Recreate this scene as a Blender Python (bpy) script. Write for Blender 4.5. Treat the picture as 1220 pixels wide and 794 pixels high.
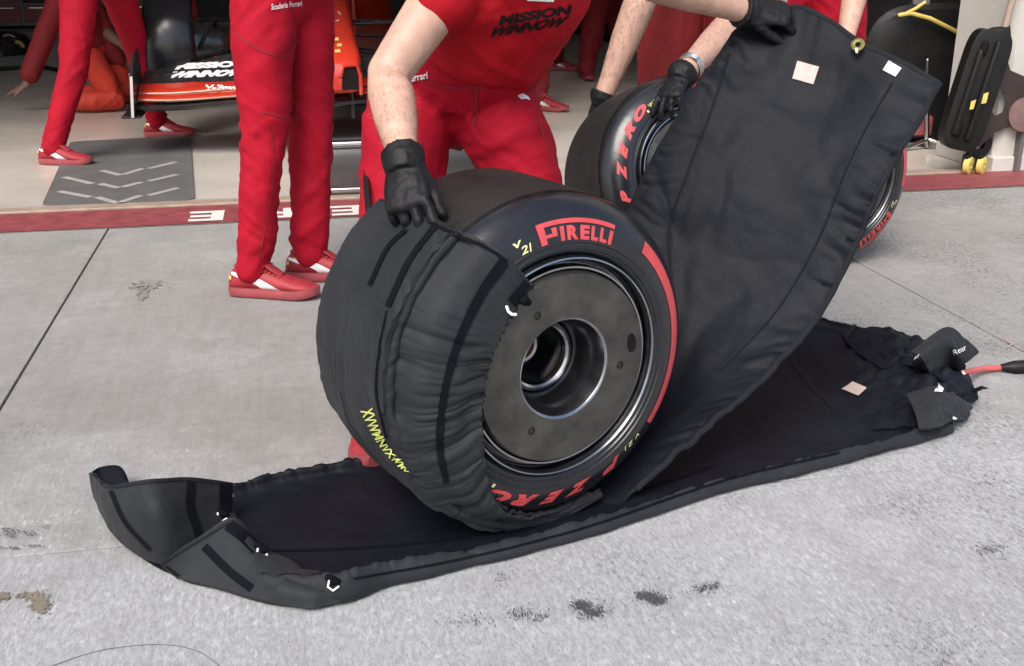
import bpy, bmesh, math, random
import numpy as np
from mathutils import Vector, Matrix
from mathutils.bvhtree import BVHTree

random.seed(7)
for o in list(bpy.data.objects):
    bpy.data.objects.remove(o)
SC = bpy.context.scene
COL = SC.collection

# ------------------------------------------------------------------ camera
F, CX, CY, H = 1300.0, 610.0, 397.0, 1.12
PIT = math.radians(19.4)
cP, sP = math.cos(PIT), math.sin(PIT)
cam = bpy.data.cameras.new('camera')
cam.sensor_width = 36.0
cam.lens = F / 1220.0 * 36.0
cam.clip_end = 2000
camo = bpy.data.objects.new('camera', cam)
COL.objects.link(camo)
camo.location = (0, 0, H)
camo.rotation_euler = (math.radians(90) - PIT, 0, 0)
SC.camera = camo

# ------------------------------------------------------------------ world, sun, exposure
SUN_EL, SUN_AZ = math.radians(50), math.radians(200)     # thin overcast: a wide, soft sun from behind the camera
w = bpy.data.worlds.new('World')
SC.world = w
w.use_nodes = True
nt = w.node_tree
bg = nt.nodes['Background']
sky = nt.nodes.new('ShaderNodeTexSky')
sky.sky_type = 'NISHITA'
sky.sun_disc = False
sky.sun_elevation = SUN_EL
sky.sun_rotation = SUN_AZ
sky.dust_density = 3.0
sky.air_density = 1.0
sky.ozone_density = 0.6
nt.links.new(sky.outputs[0], bg.inputs[0])
bg.inputs[1].default_value = 0.115
sl = bpy.data.lights.new('sun', 'SUN')
sl.energy = 1.5
sl.angle = math.radians(32)
sl.color = (1, 0.965, 0.92)
so = bpy.data.objects.new('sun', sl)
COL.objects.link(so)
sd = Vector((math.sin(SUN_AZ) * math.cos(SUN_EL), math.cos(SUN_AZ) * math.cos(SUN_EL), math.sin(SUN_EL)))
so.rotation_euler = (-sd).to_track_quat('-Z', 'Y').to_euler()
so.location = (0, 0, 12)
vs = SC.view_settings
vs.view_transform = 'Standard'
vs.look = 'None'
vs.gamma = 1
vs.use_curve_mapping = False
vs.exposure = 1.12
SC.render.resolution_x, SC.render.resolution_y = 1024, 666

# ------------------------------------------------------------------ helpers
V = Vector

def ray(px, py):
    a, b = (px - CX) / F, (CY - py) / F
    return V((a, cP + b * sP, -sP + b * cP))

EYE = V((0, 0, H))

def G(px, py, z=0.0):
    r = ray(px, py)
    return EYE + r * ((z - H) / r.z)

def P(px, py, Y):
    r = ray(px, py)
    return EYE + r * (Y / r.y)

def PL(px, py, p0, n):
    r = ray(px, py)
    return EYE + r * ((p0 - EYE).dot(n) / r.dot(n))

def hsh(i, j, k, s):
    h = (i * 374761393 + j * 668265263 + k * 1274126177 + s * 974634599) & 0xffffffff
    h = ((h ^ (h >> 13)) * 1103515245) & 0xffffffff
    h = ((h ^ (h >> 16)) * 2654435761) & 0xffffffff
    return ((h ^ (h >> 15)) & 0xffff) / 65535.0

def vn(p, s=0):
    p = np.asarray(p, float)
    i = np.floor(p).astype(np.int64)
    f = p - i
    f = f * f * f * (f * (f * 6 - 15) + 10)
    r = 0
    for a in (0, 1):
        for b in (0, 1):
            for c in (0, 1):
                wgt = (f[:, 0] if a else 1 - f[:, 0]) * (f[:, 1] if b else 1 - f[:, 1]) * (f[:, 2] if c else 1 - f[:, 2])
                r = r + wgt * hsh(i[:, 0] + a, i[:, 1] + b, i[:, 2] + c, s)
    return r * 2 - 1

def fbm(p, s=0, o=3):
    r, a = 0, 1.0
    p = np.asarray(p, float)
    for k in range(o):
        r = r + a * vn(p, s + k)
        p = p * 2.03 + 5.1
        a *= .5
    return r

def ridge(p, s=0, o=2):
    r, a = 0, 1.0
    p = np.asarray(p, float)
    for k in range(o):
        r = r + a * (1 - np.abs(vn(p, s + k)) * 2)
        p = p * 1.9 + 3.3
        a *= .5
    return r

def crease(p, s=0, w=.42):
    """thin sharp folds along wandering lines, faded in and out"""
    p = np.asarray(p, float)
    wv = np.stack([vn(p * .8 + 9, s + 50), vn(p * .8 + 3, s + 51), vn(p * .8 - 5, s + 52)], 1)
    n = np.abs(vn(p + wv * .7, s))
    c = np.clip(1 - n / w, 0, 1)
    return c * c * (3 - 2 * c) * np.clip(vn(p * .45 + 2, s + 60) * 1.4 + .55, 0, 1)

ORG = {}

def tag(o, label, cat, group=None):
    o['label'] = label
    o['category'] = cat
    if group:
        o['group'] = group
    return o

def thing(name, label, cat, loc=(0, 0, 0), group=None):
    o = bpy.data.objects.new(name, None)
    COL.objects.link(o)
    o.location = loc
    o.empty_display_size = .05
    ORG[o] = V(loc)
    return tag(o, label, cat, group)

def link(name, me, mat, parent=None):
    if mat is not None:
        me.materials.clear()
        me.materials.append(mat)
    o = bpy.data.objects.new(name, me)
    COL.objects.link(o)
    if parent is not None:
        o.parent = parent
        ORG[o] = ORG[parent]
    else:
        ORG[o] = V((0, 0, 0))
    return o

def mobj(name, verts, faces, mat, parent=None, smooth=True, sharp=None, kind=None):
    """verts in world coordinates"""
    org = ORG[parent] if parent is not None else V((0, 0, 0))
    v = np.asarray([tuple(a) for a in verts], float) - np.array(org)
    me = bpy.data.meshes.new(name)
    me.from_pydata(v.tolist(), [], [tuple(int(i) for i in f) for f in faces])
    me.validate()
    if smooth:
        me.polygons.foreach_set('use_smooth', [True] * len(me.polygons))
        if sharp:
            me.set_sharp_from_angle(angle=math.radians(sharp))
    me.update()
    o = link(name, me, mat, parent)
    if kind:
        o['kind'] = kind
    return o

def frames(pts, ref=None):
    n = len(pts)
    out = []
    for i in range(n):
        d = (pts[min(i + 1, n - 1)] - pts[max(i - 1, 0)]).normalized()
        if i == 0:
            r = ref if ref is not None else (V((0, 0, 1)) if abs(d.z) < .9 else V((1, 0, 0)))
        else:
            r = out[-1][0] if ref is None else ref
        a = (r - d * r.dot(d))
        if a.length < 1e-4:
            a = d.orthogonal()
        a.normalize()
        out.append((a, d.cross(a)))
    return out

class MB:
    """collects shapes that make ONE mesh"""
    def __init__(self):
        self.v, self.f = [], []
    def add(self, vs, fs):
        b = len(self.v)
        self.v += [V(p) for p in vs]
        self.f += [tuple(b + i for i in f) for f in fs]
        return self
    def loft(self, rings, cap=True, closed=False):
        b = len(self.v)
        n = len(rings[0])
        for r in rings:
            self.v += [V(p) for p in r]
        m = len(rings)
        for i in range(m if closed else m - 1):
            for j in range(n):
                a0, a1 = b + i * n + j, b + i * n + (j + 1) % n
                b0, b1 = b + ((i + 1) % m) * n + j, b + ((i + 1) % m) * n + (j + 1) % n
                self.f.append((a0, a1, b1, b0))
        if cap and not closed:
            self.f.append(tuple(b + j for j in range(n))[::-1])
            self.f.append(tuple(b + (m - 1) * n + j for j in range(n)))
        return self
    def tube(self, pts, ra, rb=None, n=12, ref=None, dome=True):
        pts = [V(p) for p in pts]
        if not isinstance(ra, (list, tuple)):
            ra = [ra] * len(pts)
        if rb is None:
            rb = ra
        elif not isinstance(rb, (list, tuple)):
            rb = [rb] * len(pts)
        fr = frames(pts, ref)
        rings = []
        def ring(c, a, b, x, y):
            return [c + a * (x * math.cos(2 * math.pi * k / n)) + b * (y * math.sin(2 * math.pi * k / n)) for k in range(n)]
        if dome:
            d = (pts[0] - pts[1]).normalized()
            for q in (80, 50, 25):
                s_, c_ = math.sin(math.radians(q)), math.cos(math.radians(q))
                rings.append(ring(pts[0] + d * min(ra[0], rb[0]) * s_, *fr[0], ra[0] * c_, rb[0] * c_))
        for p, (a, b), x, y in zip(pts, fr, ra, rb):
            rings.append(ring(p, a, b, x, y))
        if dome:
            d = (pts[-1] - pts[-2]).normalized()
            for q in (25, 50, 80):
                s_, c_ = math.sin(math.radians(q)), math.cos(math.radians(q))
                rings.append(ring(pts[-1] + d * min(ra[-1], rb[-1]) * s_, *fr[-1], ra[-1] * c_, rb[-1] * c_))
        return self.loft(rings)
    def box(self, c, s, ax=None, bev=0.0):
        ax = ax or (V((1, 0, 0)), V((0, 1, 0)), V((0, 0, 1)))
        c = V(c)
        hx, hy, hz = s[0] / 2, s[1] / 2, s[2] / 2
        b = min(bev, hx * .9, hy * .9, hz * .9)
        if b <= 0:
            vs_ = [c + ax[0] * (hx * i) + ax[1] * (hy * j) + ax[2] * (hz * k) for k in (-1, 1) for i, j in ((-1, -1), (1, -1), (1, 1), (-1, 1))]
            return self.add(vs_, [(3, 2, 1, 0), (4, 5, 6, 7), (0, 1, 5, 4), (1, 2, 6, 5), (2, 3, 7, 6), (3, 0, 4, 7)])
        rings = []
        for z, ins in ((-hz, b), (-hz + b, 0), (hz - b, 0), (hz, b)):
            pts = []
            for (sx, sy) in ((-1, -1), (1, -1), (1, 1), (-1, 1)):
                X, Y = hx - ins, hy - ins
                p1, p2 = (sx * X, sy * (Y - b)), (sx * (X - b), sy * Y)
                pts += [p1, p2] if sx * sy < 0 else [p2, p1]
            # keep ring order consistent
            pts = sorted(pts, key=lambda q: math.atan2(q[1] / hy, q[0] / hx))
            rings.append([c + ax[0] * x + ax[1] * y + ax[2] * z for x, y in pts])
        return self.loft(rings)
    def obj(self, name, mat, parent=None, smooth=True, sharp=40, kind=None):
        return mobj(name, self.v, self.f, mat, parent, smooth, sharp, kind)

def world_mesh(o):
    me = o.data
    n = len(me.vertices)
    co = np.empty(n * 3)
    me.vertices.foreach_get('co', co)
    co = co.reshape(-1, 3) + np.array(ORG[o])
    return co, [tuple(p.vertices) for p in me.polygons]

def bvh(*objs):
    vs_, fs_ = [], []
    for o in objs:
        c, f = world_mesh(o)
        b = len(vs_)
        vs_ += c.tolist()
        fs_ += [tuple(i + b for i in q) for q in f]
    return BVHTree.FromPolygons(vs_, fs_)

def blob(name, mb, voxel, mat, parent, smooth=6, disp=None):
    """union of tubes as one continuous surface"""
    org = ORG[parent] if parent is not None else V((0, 0, 0))
    me = bpy.data.meshes.new('tmp')
    me.from_pydata([tuple(p) for p in mb.v], [], mb.f)
    ob = bpy.data.objects.new('tmp', me)
    COL.objects.link(ob)
    m = ob.modifiers.new('r', 'REMESH')
    m.mode = 'VOXEL'
    m.voxel_size = voxel
    if smooth:
        m2 = ob.modifiers.new('s', 'SMOOTH')
        m2.iterations = smooth
        m2.factor = .5
    dg = bpy.context.evaluated_depsgraph_get()
    me2 = bpy.data.meshes.new_from_object(ob.evaluated_get(dg))
    bpy.data.objects.remove(ob)
    bpy.data.meshes.remove(me)
    n = len(me2.vertices)
    co = np.empty(n * 3)
    me2.vertices.foreach_get('co', co)
    co = co.reshape(-1, 3)
    if disp is not None:
        no = np.empty(n * 3)
        me2.vertices.foreach_get('normal', no)
        co = co + no.reshape(-1, 3) * disp(co)[:, None]
    me2.vertices.foreach_set('co', (co - np.array(org)).ravel())
    me2.polygons.foreach_set('use_smooth', [True] * len(me2.polygons))
    me2.update()
    me2.name = name
    return link(name, me2, mat, parent)

def cr(a, m):
    """Catmull-Rom resample of array [n,...] to m samples"""
    a = np.asarray(a, float)
    n = len(a)
    if n == 2:
        t = np.linspace(0, 1, m).reshape((-1,) + (1,) * (a.ndim - 1))
        return a[0] * (1 - t) + a[1] * t
    ext = np.concatenate([[2 * a[0] - a[1]], a, [2 * a[-1] - a[-2]]])
    t = np.linspace(0, n - 1, m)
    i = np.minimum(t.astype(int), n - 2)
    f = (t - i).reshape((-1,) + (1,) * (a.ndim - 1))
    p0, p1, p2, p3 = ext[i], ext[i + 1], ext[i + 2], ext[i + 3]
    return .5 * (2 * p1 + (p2 - p0) * f + (2 * p0 - 5 * p1 + 4 * p2 - p3) * f ** 2 + (3 * p1 - p0 - 3 * p2 + p3) * f ** 3)

def gnormals(g):
    du = np.gradient(g, axis=1)
    dv = np.gradient(g, axis=0)
    n = np.cross(du, dv)
    return n / (np.linalg.norm(n, axis=2, keepdims=True) + 1e-9)

def sheet(name, ctrl, nv, nu, mat, parent=None, thick=.006, disp=None, flip=False, zmin=None, mat2=None, side2=None, umat=None):
    """cloth panel: Catmull-Rom surface through a grid of points, folds added along the normal, real thickness"""
    c = np.asarray([[tuple(p) for p in r] for r in ctrl], float)
    g = cr(c, nv)
    g = np.swapaxes(cr(np.swapaxes(g, 0, 1), nu), 0, 1)
    n = gnormals(g)
    if flip:
        n = -n
    if disp is not None:
        vv, uu = np.meshgrid(np.linspace(0, 1, nv), np.linspace(0, 1, nu), indexing='ij')
        d = disp(uu.ravel(), vv.ravel(), g.reshape(-1, 3)).reshape(nv, nu, 1)
        g = g + n * d
        n = gnormals(g) * (-1 if flip else 1)
    a = g + n * thick / 2
    b = g - n * thick / 2
    if zmin is not None:
        a[..., 2] = np.maximum(a[..., 2], zmin + thick)
        b[..., 2] = np.maximum(b[..., 2], zmin)
    vs_ = np.concatenate([a.reshape(-1, 3), b.reshape(-1, 3)])
    N = nv * nu
    fs_ = []
    for i in range(nv - 1):
        for j in range(nu - 1):
            q = (i * nu + j, i * nu + j + 1, (i + 1) * nu + j + 1, (i + 1) * nu + j)
            fs_.append(q)
            fs_.append(tuple(N + k for k in q[::-1]))
    def rim(idx):
        for p, q in zip(idx[:-1], idx[1:]):
            fs_.append((p, N + p, N + q, q))
    rim([j for j in range(nu)])
    rim([(nv - 1) * nu + j for j in range(nu)][::-1])
    rim([i * nu for i in range(nv)][::-1])
    rim([i * nu + nu - 1 for i in range(nv)])
    o = mobj(name, vs_, fs_, mat, parent, True, 70)
    if umat is not None:
        o.data.materials.append(umat[1])
        idx = [0] * len(o.data.polygons)
        for i in range(nv - 1):
            for j in range(int(umat[0] * nu)):
                q = (i * (nu - 1) + j) * 2
                idx[q] = idx[q + 1] = 1
        o.data.polygons.foreach_set('material_index', idx)
    if mat2 is not None:
        o.data.materials.append(mat2)
        k = (nv - 1) * (nu - 1) * 2
        idx = [0] * len(o.data.polygons)
        for i in range(side2, k, 2):
            idx[i] = 1
        o.data.polygons.foreach_set('material_index', idx)
    return o

# ---- printed marks: laid on the surface they belong to
def cast(tree, px, py, off=.0015, near_ok=False):
    r = ray(px, py).normalized()
    hit, n, _, _ = tree.ray_cast(EYE, r)
    if hit is None and near_ok:
        for k in range(1, 60):
            for dx, dy in ((1, 0), (-1, 0), (0, 1), (0, -1)):
                h2 = tree.ray_cast(EYE, ray(px + dx * k, py + dy * k).normalized())[0]
                if h2 is not None:
                    return P(px, py, h2.y)
    if hit is None:
        return None
    if n.dot(r) > 0:
        n = -n
    return hit + n * off

def lay(name, tree, v2, faces, mat, parent, off=.0015, thick=0):
    pts = [cast(tree, x, y, off) for x, y in v2]
    ok = [f for f in faces if all(pts[i] is not None for i in f)]
    # drop faces that jump between surfaces
    ok = [f for f in ok if max((pts[f[i]] - pts[f[i - 1]]).length for i in range(len(f))) < .12]
    if not ok:
        return None
    used = sorted({i for f in ok for i in f})
    mp = {k: i for i, k in enumerate(used)}
    return mobj(name, [pts[k] for k in used], [tuple(mp[i] for i in f) for f in ok], mat, parent, True, 60)

def lay_quad(name, tree, quad, mat, parent, n=6, off=.002):
    q = [np.array(p, float) for p in quad]
    v2, fs_ = [], []
    for i in range(n + 1):
        for j in range(n + 1):
            a, b = i / n, j / n
            v2.append(tuple((q[0] * (1 - b) + q[1] * b) * (1 - a) + (q[3] * (1 - b) + q[2] * b) * a))
    for i in range(n):
        for j in range(n):
            k = i * (n + 1) + j
            fs_.append((k, k + 1, k + n + 2, k + n + 1))
    return lay(name, tree, v2, fs_, mat, parent, off)

def lay_line(name, tree, pts, width, mat, parent, off=.002, step=5):
    pts = np.array(pts, float)
    m = max(4, int(np.linalg.norm(np.diff(pts, axis=0), axis=1).sum() / step))
    c = cr(pts, m)
    d = np.gradient(c, axis=0)
    nrm = np.stack([-d[:, 1], d[:, 0]], 1) / (np.linalg.norm(d, axis=1, keepdims=True) + 1e-9)
    wd = np.array(width, float) if not np.isscalar(width) else np.array([width, width], float)
    wd = cr(wd, m)[:, None]
    v2 = np.concatenate([c - nrm * wd / 2, c + nrm * wd / 2]).tolist()
    fs_ = [(i, i + 1, m + i + 1, m + i) for i in range(m - 1)]
    return lay(name, tree, v2, fs_, mat, parent, off)

def lay_seam(name, tree, pts, r, mat, parent, step=6):
    pts = np.array(pts, float)
    m = max(5, int(np.linalg.norm(np.diff(pts, axis=0), axis=1).sum() / step))
    c = [cast(tree, x, y, r * .3) for x, y in cr(pts, m)]
    c = [p for p in c if p is not None]
    if len(c) < 3:
        return None
    return MB().tube(c, r, n=6).obj(name, mat, parent)

_tc = {}

def text2d(body, bold=0.0, shear=0.0):
    key = (body, bold, shear)
    if key in _tc:
        return _tc[key]
    cu = bpy.data.curves.new('t', 'FONT')
    cu.body = body
    cu.size = 1
    cu.offset = bold
    cu.shear = shear
    cu.resolution_u = 3
    ob = bpy.data.objects.new('t', cu)
    COL.objects.link(ob)
    dg = bpy.context.evaluated_depsgraph_get()
    me = bpy.data.meshes.new_from_object(ob.evaluated_get(dg))
    bpy.data.objects.remove(ob)
    v = np.array([tuple(p.co[:2]) for p in me.vertices])
    f = [tuple(p.vertices) for p in me.polygons]
    bpy.data.meshes.remove(me)
    v = v - v.min(0)
    _tc[key] = (v, f)
    return v, f

def lay_text(name, tree, body, o, u, v, mat, parent, bold=.02, shear=0, off=.0018):
    """o = pixel of the lower-left corner, u = pixel vector of the width, v = pixel vector of the height"""
    q, f = text2d(body, bold, shear)
    q = q / q.max(0)
    o, u, v = np.array(o, float), np.array(u, float), np.array(v, float)
    v2 = o + q[:, :1] * u + q[:, 1:] * v
    return lay(name, tree, v2.tolist(), f, mat, parent, off)

# ------------------------------------------------------------------ materials
def M(name, col, rough=.6, metal=0.0, var=0.0, vscale=8.0, bump=0.0, bscale=40.0, bdetail=4, sheen=0.0, coat=0.0, stretch=None, spec=.5, sss=0.0, col2=None, crinkle=0.0, cscale=12.0):
    m = bpy.data.materials.new(name)
    m.use_nodes = True
    t = m.node_tree
    b = t.nodes['Principled BSDF']
    b.inputs['Base Color'].default_value = (*col, 1)
    b.inputs['Roughness'].default_value = rough
    b.inputs['Metallic'].default_value = metal
    b.inputs['Specular IOR Level'].default_value = spec
    if sheen:
        b.inputs['Sheen Weight'].default_value = sheen
        b.inputs['Sheen Roughness'].default_value = .5
    if coat:
        b.inputs['Coat Weight'].default_value = coat
        b.inputs['Coat Roughness'].default_value = .06
    if sss:
        b.inputs['Subsurface Weight'].default_value = sss
        b.inputs['Subsurface Radius'].default_value = (.012, .004, .002)
    g = t.nodes.new('ShaderNodeNewGeometry')
    src = g.outputs['Position']
    if stretch:
        mp = t.nodes.new('ShaderNodeMapping')
        mp.inputs['Scale'].default_value = stretch
        t.links.new(src, mp.inputs[0])
        src = mp.outputs[0]
    if var or col2:
        n = t.nodes.new('ShaderNodeTexNoise')
        n.inputs['Scale'].default_value = vscale
        n.inputs['Detail'].default_value = 6
        n.inputs['Roughness'].default_value = .62
        t.links.new(src, n.inputs['Vector'])
        mx = t.nodes.new('ShaderNodeMix')
        mx.data_type = 'RGBA'
        c2 = col2 or tuple(c * (1 + var) for c in col)
        c1 = col if col2 else tuple(c * (1 - var) for c in col)
        mx.inputs['A'].default_value = (*c1, 1)
        mx.inputs['B'].default_value = (*c2, 1)
        rp = t.nodes.new('ShaderNodeMapRange')
        rp.inputs[1].default_value = .3
        rp.inputs[2].default_value = .7
        t.links.new(n.outputs['Fac'], rp.inputs[0])
        t.links.new(rp.outputs[0], mx.inputs['Factor'])
        t.links.new(mx.outputs['Result'], b.inputs['Base Color'])
        rr = t.nodes.new('ShaderNodeMapRange')
        rr.inputs[3].default_value = max(.03, rough - .07)
        rr.inputs[4].default_value = min(1, rough + .07)
        t.links.new(n.outputs['Fac'], rr.inputs[0])
        t.links.new(rr.outputs[0], b.inputs['Roughness'])
    if bump:
        n2 = t.nodes.new('ShaderNodeTexNoise')
        n2.inputs['Scale'].default_value = bscale
        n2.inputs['Detail'].default_value = bdetail
        t.links.new(src, n2.inputs['Vector'])
        bp = t.nodes.new('ShaderNodeBump')
        bp.inputs['Strength'].default_value = 1
        bp.inputs['Distance'].default_value = bump
        t.links.new(n2.outputs['Fac'], bp.inputs['Height'])
        nrm_out = bp.outputs[0]
        if crinkle:
            n3 = t.nodes.new('ShaderNodeTexNoise')
            n3.noise_type = 'RIDGED_MULTIFRACTAL'
            n3.inputs['Scale'].default_value = cscale
            n3.inputs['Detail'].default_value = 3
            n3.inputs['Roughness'].default_value = .55
            n3.inputs['Distortion'].default_value = .6
            t.links.new(src, n3.inputs['Vector'])
            bp2 = t.nodes.new('ShaderNodeBump')
            bp2.inputs['Strength'].default_value = 1
            bp2.inputs['Distance'].default_value = crinkle
            t.links.new(n3.outputs['Fac'], bp2.inputs['Height'])
            t.links.new(bp.outputs[0], bp2.inputs['Normal'])
            nrm_out = bp2.outputs[0]
        t.links.new(nrm_out, b.inputs['Normal'])
    return m

def concrete():
    m = bpy.data.materials.new('concrete')
    m.use_nodes = True
    t = m.node_tree
    N, L = t.nodes.new, t.links.new
    b = t.nodes['Principled BSDF']
    g = N('ShaderNodeNewGeometry')
    rot = N('ShaderNodeMapping')
    rot.inputs['Rotation'].default_value = (0, 0, math.radians(-11.5))
    L(g.outputs['Position'], rot.inputs[0])
    def noise(scale, detail, rough, st=(1, 1, 1), src=None):
        mp = N('ShaderNodeMapping')
        mp.inputs['Scale'].default_value = st
        L(src or rot.outputs[0], mp.inputs[0])
        n = N('ShaderNodeTexNoise')
        n.inputs['Scale'].default_value = scale
        n.inputs['Detail'].default_value = detail
        n.inputs['Roughness'].default_value = rough
        L(mp.outputs[0], n.inputs['Vector'])
        return n.outputs['Fac']
    def rng(x, a, c, lo=0.0, hi=1.0):
        r = N('ShaderNodeMapRange')
        r.inputs[1].default_value, r.inputs[2].default_value = a, c
        r.inputs[3].default_value, r.inputs[4].default_value = lo, hi
        L(x, r.inputs[0])
        return r.outputs[0]
    def mix(fac, A, B, mode='MIX'):
        x = N('ShaderNodeMix')
        x.data_type = 'RGBA'
        x.blend_type = mode
        if isinstance(fac, float):
            x.inputs['Factor'].default_value = fac
        else:
            L(fac, x.inputs['Factor'])
        for k, val in (('A', A), ('B', B)):
            if isinstance(val, tuple):
                x.inputs[k].default_value = (*val, 1)
            else:
                L(val, x.inputs[k])
        return x.outputs['Result']
    def mul(a, c):
        x = N('ShaderNodeMath')
        x.operation = 'MULTIPLY'
        L(a, x.inputs[0])
        if isinstance(c, float):
            x.inputs[1].default_value = c
        else:
            L(c, x.inputs[1])
        return x.outputs[0]
    big = rng(noise(1.6, 9, .72), .32, .68)
    base = mix(big, (.335, .318, .285), (.50, .487, .46))
    brush = rng(noise(4, 10, .75, (6, .5, 1)), .3, .72)              # broom finish across the lane
    base = mix(mul(brush, .5), base, (.56, .55, .535))
    mott = rng(noise(22, 10, .8), .42, .70)
    base = mix(mul(mott, .5), base, (.28, .27, .25))
    # worn pale coat over the nearer part of the lane
    sep = N('ShaderNodeSeparateXYZ')
    L(rot.outputs[0], sep.inputs[0])
    wear = N('ShaderNodeMath')
    wear.operation = 'ADD'
    L(rng(sep.outputs[1], 2.75, 1.75, 0, .75), wear.inputs[0])
    L(rng(noise(2.2, 8, .7), .3, .7, -.35, .35), wear.inputs[1])
    pale = rng(wear.outputs[0], .10, .65)
    flake = rng(noise(62, 14, .95, (1.9, .6, 1)), .43, .55)
    base = mix(mul(pale, .35), base, (.46, .455, .445))
    base = mix(mul(mul(pale, flake), .95), base, (.80, .815, .825))
    blotch = rng(noise(7, 9, .75, (1.3, .6, 1)), .50, .72)
    base = mix(mul(mul(pale, blotch), .55), base, (.42, .405, .38))
    streak = rng(noise(11, 12, .85, (2.6, .28, 1)), .50, .66)
    base = mix(mul(streak, .20), base, (.30, .295, .28))
    # dark aggregate and rubber picked up where the coat has worn through
    sp = rng(noise(80, 12, .85, (1.5, .55, 1)), .505, .575)
    zx = N('ShaderNodeMath')
    zx.operation = 'ADD'
    L(rng(noise(2.3, 6, .65, (1, .6, 1)), .42, .66), zx.inputs[0])
    L(rng(sep.outputs[0], -.2, 1.4, -.35, .35), zx.inputs[1])
    zone = rng(zx.outputs[0], .35, 1.0)
    base = mix(mul(mul(sp, zone), .80), base, (.075, .075, .08))
    pit = rng(noise(140, 3, .6), .66, .73)
    base = mix(mul(pit, .5), base, (.12, .117, .11))
    L(base, b.inputs['Base Color'])
    b.inputs['Roughness'].default_value = .8
    b.inputs['Specular IOR Level'].default_value = .35
    bp = N('ShaderNodeBump')
    bp.inputs['Distance'].default_value = .0026
    bp.inputs['Strength'].default_value = .8
    hsum = N('ShaderNodeMath')
    hsum.operation = 'ADD'
    L(flake, hsum.inputs[0])
    L(noise(170, 8, .8, (2.0, .6, 1)), hsum.inputs[1])
    L(hsum.outputs[0], bp.inputs['Height'])
    L(bp.outputs[0], b.inputs['Normal'])
    return m

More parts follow.
